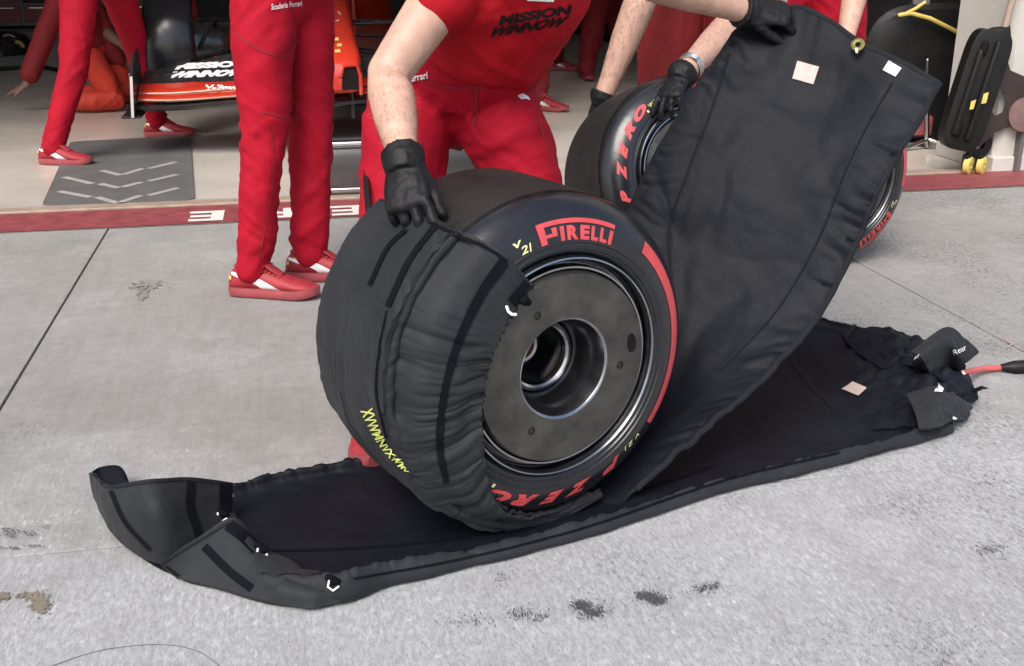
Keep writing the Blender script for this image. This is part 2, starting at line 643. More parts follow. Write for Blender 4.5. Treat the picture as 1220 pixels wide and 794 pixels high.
MAT = dict(
    concrete=concrete(),
    joint=M('joint_filler', (.13, .125, .115), .9, var=.3, vscale=30),
    epoxy=M('epoxy_floor', (.54, .49, .43), .24, var=.10, vscale=2.0, bump=.0006, bscale=9),
    redpaint=M('red_line_paint', (.235, .052, .058), .6, var=.28, vscale=14, bump=.001, bscale=60),
    sill=M('sill', (.33, .25, .19), .5, var=.2, vscale=9),
    whitepaint=M('white_paint', (.72, .68, .62), .6, var=.12, vscale=30),
    cloth=M('blanket_cloth', (.0172, .0185, .0215), .66, var=.22, vscale=7, bump=.0012, bscale=45, sheen=.03, spec=.2, crinkle=.0022, cscale=9),
    clothin=M('blanket_lining', (.0058, .0070, .0112), .58, var=.25, vscale=6, bump=.0013, bscale=40, spec=.15, crinkle=.0028, cscale=7),
    strap=M('velcro_strap', (.0035, .0038, .0065), .85, var=.2, vscale=60, bump=.0006, bscale=400, spec=.1),
    hem=M('elastic_hem', (.012, .0128, .0165), .8, var=.2, vscale=40, bump=.001, bscale=180, spec=.15),
    tread=M('tread_rubber', (.0150, .0140, .0135), .62, var=.4, vscale=9, bump=.001, bscale=120, spec=.3),
    sidewall=M('sidewall_rubber', (.011, .0115, .014), .24, var=.25, vscale=14, bump=.0003, bscale=60, spec=.5),
    redprint=M('red_tyre_print', (.52, .055, .060), .55, var=.10, vscale=60),
    yelprint=M('yellow_marker', (.75, .66, .30), .6, var=.15, vscale=80),
    greenyel=M('yellow_green_print', (.62, .66, .16), .6, var=.25, vscale=120),
    disc=M('wheel_cover', (.082, .080, .070), .34, metal=.75, var=.38, vscale=16, bump=.0004, bscale=45),
    rim=M('rim_metal', (.33, .33, .34), .20, metal=1.0, var=.15, vscale=20),
    rimdark=M('rim_dark', (.02, .02, .022), .3, metal=.6, var=.2, vscale=20),
    brass=M('hub_nut', (.36, .17, .10), .35, metal=1.0, var=.3, vscale=60),
    steel=M('steel', (.50, .50, .49), .25, metal=1.0, var=.15, vscale=12),
    alum=M('aluminium', (.42, .43, .44), .33, metal=.9, var=.2, vscale=3),
    red=M('red_trousers', (.335, .0035, .0165), .78, var=.14, vscale=5, bump=.0022, bscale=30, bdetail=6, spec=.2, crinkle=.0035, cscale=8),
    redshirt=M('red_shirt', (.345, .0035, .0095), .75, var=.10, vscale=5, bump=.0014, bscale=24, spec=.2, crinkle=.0025, cscale=6),
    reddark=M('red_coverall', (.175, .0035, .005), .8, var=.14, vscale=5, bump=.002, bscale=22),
    redorange=M('orange_red_coverall', (.50, .035, .014), .7, var=.12, vscale=5, bump=.002, bscale=22),
    shoe=M('shoe_red', (.30, .022, .030), .62, var=.15, vscale=30, bump=.0005, bscale=220),
    sole=M('shoe_sole', (.30, .055, .062), .6, var=.18, vscale=25),
    shoewhite=M('shoe_white', (.74, .72, .70), .55, var=.06, vscale=40),
    lace=M('shoe_lace', (.30, .02, .028), .8, var=.2, vscale=90),
    skin=M('skin', (.47, .285, .21), .52, var=.17, vscale=26, bump=.0009, bscale=110, bdetail=6, sss=.1),
    skin2=M('skin_hairy', (.43, .26, .195), .55, var=.16, vscale=42, bump=.0006, bscale=90, sss=.1, stretch=(1.6, 1.6, .35)),
    skin3=M('skin_dark', (.17, .085, .06), .55, var=.2, vscale=20, sss=.05),
    hair=M('hair', (.025, .017, .012), .6, var=.4, vscale=40, bump=.004, bscale=80),
    glove=M('glove', (.0075, .0075, .0085), .55, var=.3, vscale=30, bump=.0016, bscale=60, spec=.22),
    white=M('white_label', (.78, .75, .73), .6, var=.05, vscale=60),
    pink=M('pale_pink_label', (.50, .38, .345), .6, var=.12, vscale=90),
    black=M('black_print', (.010, .007, .008), .7, spec=.1),
    dish=M('hub_dish', (.13, .132, .14), .20, metal=.95, var=.3, vscale=30),
    grain=M('worn_grain', (.15, .15, .15), .9, var=.3, vscale=60, spec=.2),
    carbon=M('carbon_black', (.018, .018, .019), .28, var=.3, vscale=12, coat=.4),
    carred=M('car_red', (.50, .030, .012), .25, var=.06, vscale=3, coat=.8),
    mat=M('rubber_mat', (.105, .105, .10), .7, var=.18, vscale=5, bump=.0006, bscale=120),
    matslot=M('mat_slot', (.36, .33, .31), .6, var=.1, vscale=20),
    pillar=M('pillar_paint', (.50, .475, .43), .6, var=.09, vscale=3, bump=.0006, bscale=30),
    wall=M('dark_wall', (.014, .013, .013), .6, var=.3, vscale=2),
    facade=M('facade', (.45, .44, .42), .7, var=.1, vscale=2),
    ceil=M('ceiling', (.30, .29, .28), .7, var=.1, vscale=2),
    blackplastic=M('black_plastic', (.009, .0085, .008), .5, var=.3, vscale=12, bump=.0005, bscale=60, spec=.25),
    yellow=M('yellow_plastic', (.62, .48, .12), .5, var=.15, vscale=20),
    brown=M('dark_brown_steel', (.030, .019, .016), .5, metal=.2, var=.3, vscale=8),
    redcable=M('red_cable', (.52, .10, .09), .5, var=.1, vscale=40),
    rubber=M('rubber_scuff', (.05, .051, .056), .9, var=.3, vscale=60),
    stain=M('oil_stain', (.165, .14, .105), .8, var=.35, vscale=18),
    stain2=M('damp_stain', (.235, .22, .185), .8, var=.25, vscale=18),
    cabinet=M('cabinet_grey', (.12, .115, .11), .5, var=.15, vscale=4),
    beige=M('beige_panel', (.36, .31, .25), .5, var=.12, vscale=3),
    brasseye=M('eyelet_brass', (.25, .22, .07), .35, metal=.8, var=.2, vscale=60),
    jackdisc=M('jack_disc', (.16, .095, .085), .6, var=.2, vscale=14),
    skin2hair=M('light_hair', (.20, .11, .06), .6),
    tan=M('tan_cap', (.34, .22, .13), .6, var=.2, vscale=14),
)

# ------------------------------------------------------------------ the setting
GA = math.radians(11.5)                                # the garage front runs at this angle to the picture plane
GU, GN, GO = V((math.cos(GA), math.sin(GA), 0)), V((-math.sin(GA), math.cos(GA), 0)), V((0, 4.87, 0))
UP = V((0, 0, 1))
GAX = (GU, GN, UP)

def GF(a, b, z=0.0):
    return GO + GU * a + GN * b + UP * z

def struct(o):
    o['kind'] = 'structure'
    return o

def rect(name, a0, a1, b0, b1, z, mat, parent=None):
    return mobj(name, [GF(a0, b0, z), GF(a1, b0, z), GF(a1, b1, z), GF(a0, b1, z)], [(0, 1, 2, 3)], mat, parent, False)

ground = struct(mobj('ground', [(-300, -300, -.03), (300, -300, -.03), (300, 300, -.03), (-300, 300, -.03)], [(0, 1, 2, 3)], MAT['joint'], None, False))
apron = struct(thing('pit_lane_apron', 'x', 'x'))
del apron['label'], apron['category']
def slab(a0, a1, b0, b1):
    gp = .0036
    jit = random.uniform(-.0015, .0015)
    MB().box(GF((a0 + a1) / 2, (b0 + b1) / 2, -.05 + jit), (a1 - a0 - 2 * gp, b1 - b0 - 2 * gp, .1), GAX, .0015).obj('concrete_slab', MAT['concrete'], apron, False)
av = [-7.47, -4.61, -1.75, 1.11, 3.97, 6.83]
bv = [-8.25, -5.5, -2.75, -.003]
for i in range(len(av) - 1):
    for j in range(len(bv) - 1):
        if True:
            slab(av[i], av[i + 1], bv[j], bv[j + 1])
# pit lane beyond the slabs: sunlit, behind the camera
struct(mobj('pit_lane', [GF(-60, -60, -.012), GF(60, -60, -.012), GF(60, -8.25, -.012), GF(-60, -8.25, -.012)], [(0, 1, 2, 3)], MAT['concrete'], None, False))
for a0, a1 in ((-60, -7.47), (6.83, 60)):
    struct(mobj('side_apron', [GF(a0, -8.25, -.012), GF(a1, -8.25, -.012), GF(a1, 0, -.012), GF(a0, 0, -.012)], [(0, 1, 2, 3)], MAT['concrete'], None, False))
gf = struct(rect('garage_floor', -7, 9, -.003, 15.6, .0, MAT['epoxy']))
stripe = struct(rect('red_stripe', -7, 9, 0.0, .345, .004, MAT['redpaint']))
sillo = struct(MB().box(GF(1, .395, .006), (16, .085, .012), GAX, .003).obj('door_sill', MAT['sill'], None, False))
struct(rect('painted_floor_reflection', -7, 9, .44, .50, .004, MAT['matslot']))  # flat coloured strip painting a reflection onto the garage floor behind the sill
# stripe lettering, read from inside the garage
def flat_text(name, body, c, ux, uy, hgt, wid, z, mat, parent, bold=.0):
    q, f = text2d(body, bold, 0)
    q = q / q.max(0) - .5
    pts = [c + ux * (x * wid) + uy * (y * hgt) + UP * z for x, y in q]
    return mobj(name, pts, f, mat, parent, False)
for ch, px in (('E', 246), ('R', 328), ('E', 414)):
    p = G(px, 259 - (px - 246) * .04)
    flat_text('letter', ch, V((p.x, p.y, 0)), -GU, -GN, .19, .15, .0065, MAT['whitepaint'], stripe, .035)
    for s in (-1, 1):
        pass
# building: jamb, roof, walls
jm = thing('garage_pillar', 'cream painted garage door pillar at the right of the opening', 'pillar', GF(2.95, .6, 0))
MB().box(GF(2.98, .62, 2.0), (.60, .52, 4.0), GAX, .03).obj('column', MAT['pillar'], jm)
MB().box(GF(2.98, .62, .04), (.625, .545, .08), GAX, .006).obj('skirting', MAT['pillar'], jm, False)
MB().box(GF(2.80, .338, 2.0), (.022, .05, 4.0), GAX, .003).obj('door_track', MAT['cabinet'], jm, False)
jw = thing('garage_side_wall', 'beige wall panel beside the cream garage pillar', 'wall', GF(4.5, .3, 0))
MB().box(GF(5.6, .30, 2.0), (4.4, .22, 4.0), GAX, .01).obj('panel', MAT['pillar'], jw, False)
gar = struct(thing('garage_shell', 'x', 'x'))
del gar['label'], gar['category']
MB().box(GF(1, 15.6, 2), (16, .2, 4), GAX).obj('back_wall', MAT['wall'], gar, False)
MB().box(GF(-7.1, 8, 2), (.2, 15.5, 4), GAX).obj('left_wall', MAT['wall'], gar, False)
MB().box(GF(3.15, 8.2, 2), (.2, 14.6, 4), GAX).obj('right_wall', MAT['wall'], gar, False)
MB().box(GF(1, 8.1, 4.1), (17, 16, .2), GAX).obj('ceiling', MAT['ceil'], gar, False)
MB().box(GF(1, .62, 6.1), (30, .5, 4.2), GAX).obj('facade', MAT['facade'], gar, False)
MB().box(GF(1, 8.5, 8.25), (30, 16.5, .2), GAX).obj('roof', MAT['facade'], gar, False)
for a in (-9.5, 11):
    MB().box(GF(a, 8.2, 4), (4.6 if a < 0 else 7.4, 15, 8), GAX).obj('neighbouring_bay', MAT['facade'], gar, False)

# marks on the concrete
def scuff(name, spots, mat, seed, z=.0035, elong=2.2, dens=1.0, ang=None):
    rn = random.Random(seed)
    mb = MB()
    for (px, py, spx, spy, cnt, size) in spots:
        for k in range(int(cnt * dens)):
            x, y = rn.gauss(px, spx), rn.gauss(py, spy)
            c = G(x, y)
            r = size * rn.uniform(.2, .9) * .8
            th0 = (GA + math.pi / 2 if ang is None else ang) + rn.uniform(-.5, .5)
            d, e = V((math.cos(th0), math.sin(th0), 0)), V((-math.sin(th0), math.cos(th0), 0))
            n = 7
            mb.add([c + d * (r * elong * rn.uniform(.5, 1) * math.cos(2 * math.pi * i / n)) + e * (r * rn.uniform(.5, 1) * math.sin(2 * math.pi * i / n)) + UP * (z + k * 2e-6) for i in range(n)], [tuple(range(n))])
    o = mobj(name, mb.v, mb.f, mat, None, False)
    o['kind'] = 'stuff'
    return o
scuff('rubber_scuffs', [(622, 733, 10, 4, 50, .0018), (640, 737, 8, 3, 40, .0016), (692, 722, 6, 3, 90, .0021), (704, 731, 8, 3.5, 110, .0021), (712, 726, 12, 6, 60, .0015), (770, 712, 6, 2.5, 90, .0021), (783, 717, 6, 2.5, 90, .0021), (778, 714, 14, 5, 70, .0014), (836, 703, 6, 2, 40, .0018), (850, 700, 5, 2, 40, .0016), (842, 703, 16, 4, 40, .0013), (560, 742, 18, 5, 50, .0016),
      (1178, 656, 10, 4, 70, .0017), (600, 690, 7, 5, 24, .0016)], MAT['rubber'], 3, elong=4.5, dens=1.8)
scuff('worn_grain', [(735, 662, 20, 6, 60, .0016), (1100, 600, 45, 10, 240, .0018), (1030, 606, 24, 5, 80, .0017), (985, 665, 10, 4, 24, .0016), (1120, 770, 75, 20, 500, .0017), (950, 758, 70, 14, 200, .0015),
      (820, 600, 50, 6, 70, .0014), (1150, 740, 60, 22, 220, .0015), (1060, 560, 60, 6, 120, .0014), (660, 770, 80, 14, 120, .0013), (420, 760, 90, 16, 90, .0012)], MAT['grain'], 13, elong=2.6)
scuff('stencil_marks', [(12, 634, 7, 2.0, 70, .0036), (36, 637, 6, 2.0, 50, .0034), (55, 630, 3, 1.5, 14, .0032), (10, 655, 10, .7, 50, .0032), (38, 652, 8, .6, 34, .003), (15, 640, 8, 1.5, 50, .0032), (160, 650, 14, 6, 8, .0018)], MAT['rubber'], 5, elong=1.2)
def blot(name, cx, cy, rx, ry, mat, seed, lob=.5, kind='structure', z=.0032):
    rn = random.Random(seed)
    n = 48
    ph = [rn.uniform(0, 6.28) for _ in range(6)]
    pts = [G(cx, cy) + UP * z]
    for i in range(n):
        t = 2 * math.pi * i / n
        r = 1 + lob * sum(math.sin(t * (k + 2) + ph[k]) / (k + 2) for k in range(6))
        p = G(cx + rx * r * math.cos(t), cy + ry * r * math.sin(t))
        pts.append(p + UP * z)
    o = mobj(name, pts, [(0, i + 1, (i + 1) % n + 1) for i in range(n)], mat, None, False)
    o['kind'] = kind
    return o
scuff('oil_stains', [(47, 722, 6, 5, 120, .008), (38, 711, 8, 1.6, 70, .006), (50, 715, 8, 7, 70, .004), (4, 712, 5, 2.5, 60, .006)], MAT['stain'], 21, z=.003, elong=1.3)
scuff('damp_stains', [(176, 340, 9, 2, 110, .012), (170, 352, 3, 4, 70, .012), (174, 345, 9, 5, 60, .007)], MAT['stain2'], 22, z=.003, elong=1.3)
mbl = MB()
mbl.tube([V(p) for p in cr(np.array([tuple(G(x, y, .002)) for x, y in ((60, 794), (120, 775), (190, 768), (235, 776), (262, 794))]), 40)], .0007, n=5)
o = mbl.obj('hairline_crack', MAT['grain'])
o['kind'] = 'structure'
mbl = MB()
mbl.tube([G(x, y, .003) for x, y in ((1196, 400), (1201, 408), (1206, 410), (1200, 414))], .0018, n=5).tube([G(1203, 406, .003), G(1206, 399, .003)], .0015, n=5)
tag(mbl.obj('paper_scrap', MAT['pink']), 'tiny pinkish scrap of tape lying near the red cable', 'scrap')

# grey mat with chevron slots
mt = thing('floor_mat', 'dark grey rubber mat with chevron slots just inside the red line', 'mat', GF(-1.83, 1.4, 0))
mp = MB()
mq = [G(50, 247), G(232, 240), G(227, 163), G(84, 171)]
ol = []
for k in range(4):
    c_, p_, n_ = mq[k], mq[k - 1], mq[(k + 1) % 4]
    d0, d1 = (p_ - c_).normalized() * .05, (n_ - c_).normalized() * .05
    for t in (0, .25, .5, .75, 1):
        ol.append(c_ + d0 * (1 - t) ** 2 + d1 * t ** 2)
mp.loft([[p + UP * .003 for p in ol], [p + UP * .010 for p in ol]])
mp.obj('rubber_sheet', MAT['mat'], mt, False)
for (x0, y0, x1, y1) in ((70, 228, 108, 235), (115, 235, 140, 242), (143, 241, 168, 233), (177, 233, 212, 224), (76, 211, 110, 219), (119, 219, 141, 224), (146, 223, 169, 217), (177, 216, 211, 208), (121, 203, 144, 209), (147, 208, 170, 201), (177, 201, 210, 193)):
    p, q = G(x0, y0, .0115), G(x1, y1, .0115)
    d = (q - p).normalized()
    e = V((-d.y, d.x, 0)) * .019
    mobj('slot', [p - e, q - e, q + e, p + e], [(0, 1, 2, 3)], MAT['matslot'], mt, False)

# low metal floor plates below the car's nose
pt = thing('floor_platform', 'low bare metal platform on the garage floor below the orange nose', 'platform', GF(-.45, 1.0, 0))
MB().box(GF(-.40, 1.02, .014), (.86, 1.16, .026), GAX, .004).obj('lower_plate', MAT['alum'], pt, False)
MB().tube([GF(-.83, .42, .035), GF(.03, .42, .035)], .014, n=10).obj('front_rail', MAT['steel'], pt)
MB().tube([GF(-.83, .50, .02), GF(.03, .50, .02)], .010, n=10).obj('front_rail', MAT['rimdark'], pt)
MB().tube([GF(-.83, 1.64, .05), GF(.03, 1.64, .05)], .022, n=10).obj('cross_rail', MAT['steel'], pt)
MB().box(GF(-.40, 2.5, .04), (.86, 1.6, .07), GAX, .006).obj('upper_plate', MAT['cabinet'], pt, False)

# ------------------------------------------------------------------ tyres
TPROF = [(.0, .331), (.0, .331)]

def lathe(name, prof, C, N, T, U, mat, parent, n=96, sharp=35, kind=None, closed=False):
    """prof: list of (axial offset, radius)"""
    mb = MB()
    rings = []
    for s, r in prof:
        rings.append([C + N * s + (T * math.cos(2 * math.pi * k / n) + U * math.sin(2 * math.pi * k / n)) * max(r, 1e-4) for k in range(n)])
    mb.loft(rings[::-1], cap=False, closed=closed)
    return mb.obj(name, mat, parent, True, sharp, kind)

SIDE = [(-.030, .3300), (-.018, .3275), (-.006, .3225), (.006, .3140), (.016, .3030), (.026, .288), (.033, .270), (.037, .252), (.038, .238), (.037, .229), (.032, .2235), (.022, .2195)]

def side_s(r):
    """axial offset of the front sidewall at radius r"""
    q = sorted((b, a) for a, b in SIDE)
    return float(np.interp(r, [x[0] for x in q], [x[1] for x in q]))

def wheel(C, az, el, width, phase, parent, hub=True, cover=True):
    """C = centre of the front shoulder circle, normal N faces the viewer; phase turns the print"""
    N = V((math.sin(az) * math.cos(el), -math.cos(az) * math.cos(el), math.sin(el)))
    T = V((math.cos(az), math.sin(az), 0))
    U = T.cross(N)
    if U.z < 0:
        U = -U
    tread = [(-.030 - (width - .03) * k / 10, .3300 + .0018 * math.sin(math.pi * k / 10)) for k in range(11)]
    back = [(-(width + .03) - s - .0, r) for s, r in SIDE][1:]
    ty = lathe('tyre_tread', [SIDE[1]] + tread + [back[0]], C, N, T, U, MAT['tread'], parent, 128)
    lathe('sidewall', SIDE, C, N, T, U, MAT['sidewall'], parent, 128, 60)
    lathe('sidewall', back + [(back[-1][0] + .02, .205)], C, N, T, U, MAT['sidewall'], parent, 96, 60)
    # moulded rings on the sidewall
    for rr in (.234, .246):
        lathe('bead_ring', [(side_s(rr - .002) + .0001, rr - .003), (side_s(rr) + .0022, rr - .0012), (side_s(rr) + .0022, rr + .0012), (side_s(rr + .003) + .0001, rr + .003)], C, N, T, U, MAT['sidewall'], parent, 96)
    rim = lathe('rim', [(.020, .2215), (.036, .2205), (.0435, .2175), (.0445, .2145), (.040, .2115), (.026, .209), (.012, .207), (.010, .2025), (.026, .2005), (.0345, .198), (.0345, .1945), (.026, .1925), (.010, .1915)], C, N, T, U, MAT['rim'], parent, 128, 30)
    lathe('rim_well', [(-.0, .222), (-.05, .19), (-.2, .17), (-(width) + .0, .215), (-(width) - .03, .219), (-(width) - .031, .214)], C, N, T, U, MAT['rimdark'], parent, 64, 40)
    lathe('rim_floor', [(.011, .21), (.008, .18)], C, N, T, U, MAT['rimdark'], parent, 64)
    if cover:
        cv = lathe('wheel_cover', [(.012, .1905), (.040, .1895), (.0455, .1865), (.0462, .182), (.0462, .120), (.0460, .1010)], C, N, T, U, MAT['disc'], parent, 128, 30)
        lathe('dish_lip', [(.0459, .1012), (.0448, .0985), (.0425, .0965)], C, N, T, U, MAT['rim'], cv, 96, 30)
        lathe('hub_dish', [(.0426, .0966), (.030, .091), (.0, .083), (-.03, .077), (-.05, .0735), (-.05, .070)], C, N, T, U, MAT['dish'], cv, 96, 30)
        lathe('hub_ring', [(-.046, .0745), (-.038, .072), (-.036, .066), (-.040, .0615), (-.060, .060), (-.12, .058)], C, N, T, U, MAT['rim'], cv, 64, 30)
        lathe('hub_bore', [(-.05, .0605), (-.13, .0585), (-.135, .03), (-.135, .0)], C, N, T, U, MAT['rimdark'], cv, 48, 30)
        lathe('hub_nut', [(-.13, .036), (-.108, .036), (-.100, .033), (-.100, .026), (-.108, .024), (-.125, .022)], C, N, T, U, MAT['steel'], cv, 40, 30)
        lathe('hub_core', [(-.112, .0235), (-.112, .012), (-.105, .0105), (-.105, .0)], C, N, T, U, MAT['brass'], cv, 32, 30)
        for th in (118, 352, 236):
            q = math.radians(th)
            c = C + N * .0464 + (T * math.cos(q) + U * math.sin(q)) * .134
            bm_ = MB()
            bm_.loft([[c + (T * math.cos(k * math.pi / 6) + U * math.sin(k * math.pi / 6)) * r + N * h for k in range(12)] for r, h in ((.0085, -.002), (.0085, .0004), (.0065, .0018), (.0042, .0018), (.004, -.0005))])
            bm_.obj('screw', MAT['rimdark'], cv, True, 30)
        q = math.radians(8)
        c = C + N * .0466 + (T * math.cos(q) + U * math.sin(q)) * .161
        er, et = (T * math.cos(q) + U * math.sin(q)), (U * math.cos(q) - T * math.sin(q))
        MB().loft([[c + et * (.021 * s_ * math.cos(k * math.pi / 8)) + er * (.0115 * s_ * math.sin(k * math.pi / 8)) + N * h for k in range(16)] for s_, h in ((1.0, -.001), (.94, .0006), (.86, .0002))]).obj('valve_hole', MAT['black'], cv, True, 30)
    # print on the sidewall
    def pt(r, th, off=.0012):
        return C + N * (side_s(r) + off) + (T * math.cos(th) + U * math.sin(th)) * r
    def arc(name, r0, r1, t0, t1, mat, n=30, off=.0012):
        vs_, fs_ = [], []
        m = 4
        for i in range(n + 1):
            th = math.radians(t0 + (t1 - t0) * i / n) + phase
            for k in range(m + 1):
                vs_.append(pt(r0 + (r1 - r0) * k / m, th, off))
        for i in range(n):
            for k in range(m):
                a = i * (m + 1) + k
                fs_.append((a, a + 1, a + m + 2, a + m + 1))
        return mobj(name, vs_, fs_, mat, parent, True)
    def arctext(name, body, rb, hgt, tc, arcdeg, mat, bold=.04, shear=0, off=.0013):
        q, f = text2d(body, bold, shear)
        wx, wy = q.max(0)
        vs_ = []
        for x, y in q:
            th = math.radians(tc + arcdeg * (.5 - x / wx)) + phase
            vs_.append(pt(rb + hgt * y / wy, th, off))
        return mobj(name, vs_, f, mat, parent, False)
    # long-roofed P, then the other letters under its roof
    RP = MAT['redprint']
    arc('red_lettering', .2805, .2885, 64.5, 101.5, RP)
    arc('red_lettering', .2500, .2806, 98.4, 101.5, RP, 6)
    arc('red_lettering', .2606, .2668, 93.0, 98.42, RP, 6)
    arc('red_lettering', .2670, .2764, 93.0, 95.4, RP, 6)
    for ch_, t0, t1 in (('I', 91.6, 89.6), ('R', 88.4, 82.8), ('E', 81.8, 77.2), ('L', 76.2, 72.4), ('L', 71.6, 67.8), ('I', 66.8, 64.8)):
        arctext('red_lettering', ch_, .2500, .0262, (t0 + t1) / 2, t0 - t1, RP, .055 if ch_ != 'I' else .03)
    for c0 in (5, 166):
        arc('red_band', .2730, .2975, c0 - 42, c0 + 42, RP, 56)
    for ch_, t0, t1 in (('P', 304, 293), ('Z', 287, 273.5), ('E', 272.5, 261), ('R', 259.5, 247), ('O', 245.5, 231.5)):
        arctext('red_lettering', ch_, .2620, .0285, (t0 + t1) / 2, t0 - t1, RP, .07, .45)
    arctext('yellow_mark', '2', .252, .014, 109.5, 3.6, MAT['yelprint'], .02, .25)
    arctext('yellow_mark', '1', .2505, .015, 106.6, 1.6, MAT['yelprint'], .01, .25)
    arctext('yellow_mark', 'v', .268, .010, 111, 4, MAT['yelprint'], .01, .2)
    arctext('yellow_mark', '2', .266, .012, 311, 3.4, MAT['yelprint'], .02, .3)
    arctext('yellow_mark', 'v', .268, .009, 315, 3, MAT['yelprint'], .01, .3)
    arctext('yellow_mark', '1', .262, .012, 307.6, 1.5, MAT['yelprint'], .01, .3)
    arc('yellow_mark', .256, .264, 233.0, 234.4, MAT['yelprint'], 3)
    arctext('green_mark', 'W', .262, .014, 228.5, 4, MAT['greenyel'], .0)
    arc('yellow_mark', .264, .276, 222, 225.5, MAT['yelprint'], 3)
    return N, T, U

AZ = .56
TC = V((.076, 1.9755, .3655))
w1 = thing('slick_tyre', 'black slick racing wheel with red band, half wrapped in a black blanket', 'tyre', (TC.x, TC.y, 0))
N1, T1, U1 = wheel(TC, AZ, 0, .285, 0, w1)
el2 = .30
c2 = V((.596, 3.56, .335 * math.cos(el2) + .105))
w2 = thing('slick_tyre', 'black slick wheel tipped back under a gloved hand wearing a bracelet', 'tyre', (c2.x, c2.y, 0))
wheel(c2, .37, el2, .30, math.radians(-105), w2)
c3 = V((1.186, 3.915, .333))
w3 = thing('slick_tyre', 'black slick wheel standing upright behind the lifted blanket near the red line', 'tyre', (c3.x, c3.y, 0))
wheel(c3, .44, 0, .285, math.radians(-133), w3)

# ------------------------------------------------------------------ blanket round the wheel
def W1(s, r, th):
    th = math.radians(th)
    return TC + N1 * s + (T1 * math.cos(th) + U1 * math.sin(th)) * r

def TZ(t, z, s):
    return V((TC.x, TC.y, 0)) + T1 * t + N1 * s + UP * z

bk = thing('tyre_blanket', 'black tyre warmer blanket wrapped half round the wheel with its end held up', 'blanket', (TC.x + .2, TC.y + .1, 0))
RB = .3405
rows = []
for th in (126, 134, 146, 160, 175, 190, 205, 220, 235, 250, 262):
    k = max(0, (136 - th) / 10)
    row = []
    for c in range(6):
        s_ = -.004 - .306 * c / 5
        lift = .010 + .012 * k * math.exp(-((c - 2.4) / 1.3) ** 2) + .004 * math.sin(math.pi * c / 5)
        row.append(W1(s_, RB + lift, th + (2.0 if c in (2, 3) else 0) * (1 if k > 0 else 0)))
    rows.append(row)
near = [(.03, .012, .0), (.16, .026, .02), (.27, .090, .03), (.38, .140, .03), (.477, .182, .03), (.572, .242, .03), (.667, .312, .03), (.735, .390, .03), (.78, .461, .03), (.815, .53, .03), (.843, .588, .03), (.887, .659, .03), (.948, .735, .03)]
far = [(.03, .020, -.31), (.14, .045, -.33), (.24, .095, -.36), (.315, .165, -.38), (.372, .25, -.4), (.415, .34, -.4), (.45, .43, -.4), (.488, .51, -.4), (.53, .59, -.4), (.58, .665, -.4), (.635, .735, -.4), (.70, .815, -.4), (.775, .895, -.4)]
for a, b in zip(near, far):
    row = []
    for c in range(6):
        k = c / 5
        t, z, s_ = [a[i] * (1 - k) + b[i] * k for i in range(3)]
        bl = math.sin(math.pi * k) * .022 * min(1, max(0, (t - .15) / .4))
        row.append(TZ(t + bl * .8, z - bl * .6, s_))
    rows.append(row)
rows.append([PL(px, py, TC + N1 * o_, N1) for px, py, o_ in ((1119, 99, .03), (1072, 74, -.06), (1024, 50, -.145), (985, 24, -.23), (945, 10, -.315), (890, 27, -.4))])

PSIDE = 1

def pdisp(u, v, p):
    wrap = v < .46
    q = np.stack([p @ np.array(T1), p @ np.array(N1), p[:, 2]], 1)
    d = .0035 * fbm(q * 7, 3) + .0022 * ridge(q * np.array([11, 5, 11]), 8)
    edge = np.clip((.22 - u) / .22, 0, 1) + np.clip((u - .78) / .22, 0, 1)
    gath = ridge(np.stack([v * 75 + 1.5 * vn(np.stack([u * 6, v * 12, u * 0], 1), 2), u * 3.5, u * 0], 1), 5, 2)
    d = d + edge * .0035 * gath * np.where(wrap, .45, 1.7)
    # lengthwise gathers on the outside of the wrapped part, between the two straps
    lg = np.exp(-((u - .66) / .13) ** 2) * np.clip((v - .10) / .08, 0, 1) * (v < .44)
    d = d + lg * .0035 * ridge(np.stack([u * 34, v * 7, v * 0], 1), 15)
    lg2 = np.exp(-((u - .06) / .14) ** 2) * (v < .44)
    d = d + lg2 * .004 * ridge(np.stack([v * 60 + u * 9, u * 5, v * 0], 1), 25)
    # long soft folds across the raised part
    d = d + np.clip((v - .5) * 8, 0, 1) * (.011 * fbm(np.stack([u * 2.2 + v * 2, v * 5, u * 0], 1), 31, 2) + .004 * crease(np.stack([u * 3 + v * 4, v * 9 - u * 3, u * 0], 1), 33) + .004 * crease(np.stack([u * 5 - v * 6, v * 6, u * 0], 1), 37))
    return d
panel = sheet('main_panel', rows, 330, 90, MAT['cloth'], bk, .010, pdisp, flip=False, mat2=MAT['clothin'], side2=PSIDE)

def rin(th):
    return float(np.interp(th, [114, 130, 147, 163, 181, 198, 212, 223, 233, 245, 259, 277, 293], [.200, .186, .181, .183, .188, .202, .223, .247, .275, .299, .315, .325, .333]))
rows = []
for th in np.linspace(114, 292, 66):
    r0, r1 = RB + .012, rin(th)
    t2 = max(th, 125.5 - .0)
    row = []
    for k in (0, .06, .14, .28, .46, .64, .82, 1.0):
        r = r0 * (1 - k) + r1 * k
        tt = t2 * (1 - k ** .8) + th * k ** .8
        s_ = (side_s(min(r, .330)) if r <= .330 else -.016) + .011 + (.006 if k > .1 else 0)
        if k == 0:
            s_ = -.010
        if r < .224:
            s_ = .0545
        row.append(W1(s_, r, tt))
    rows.append(row)

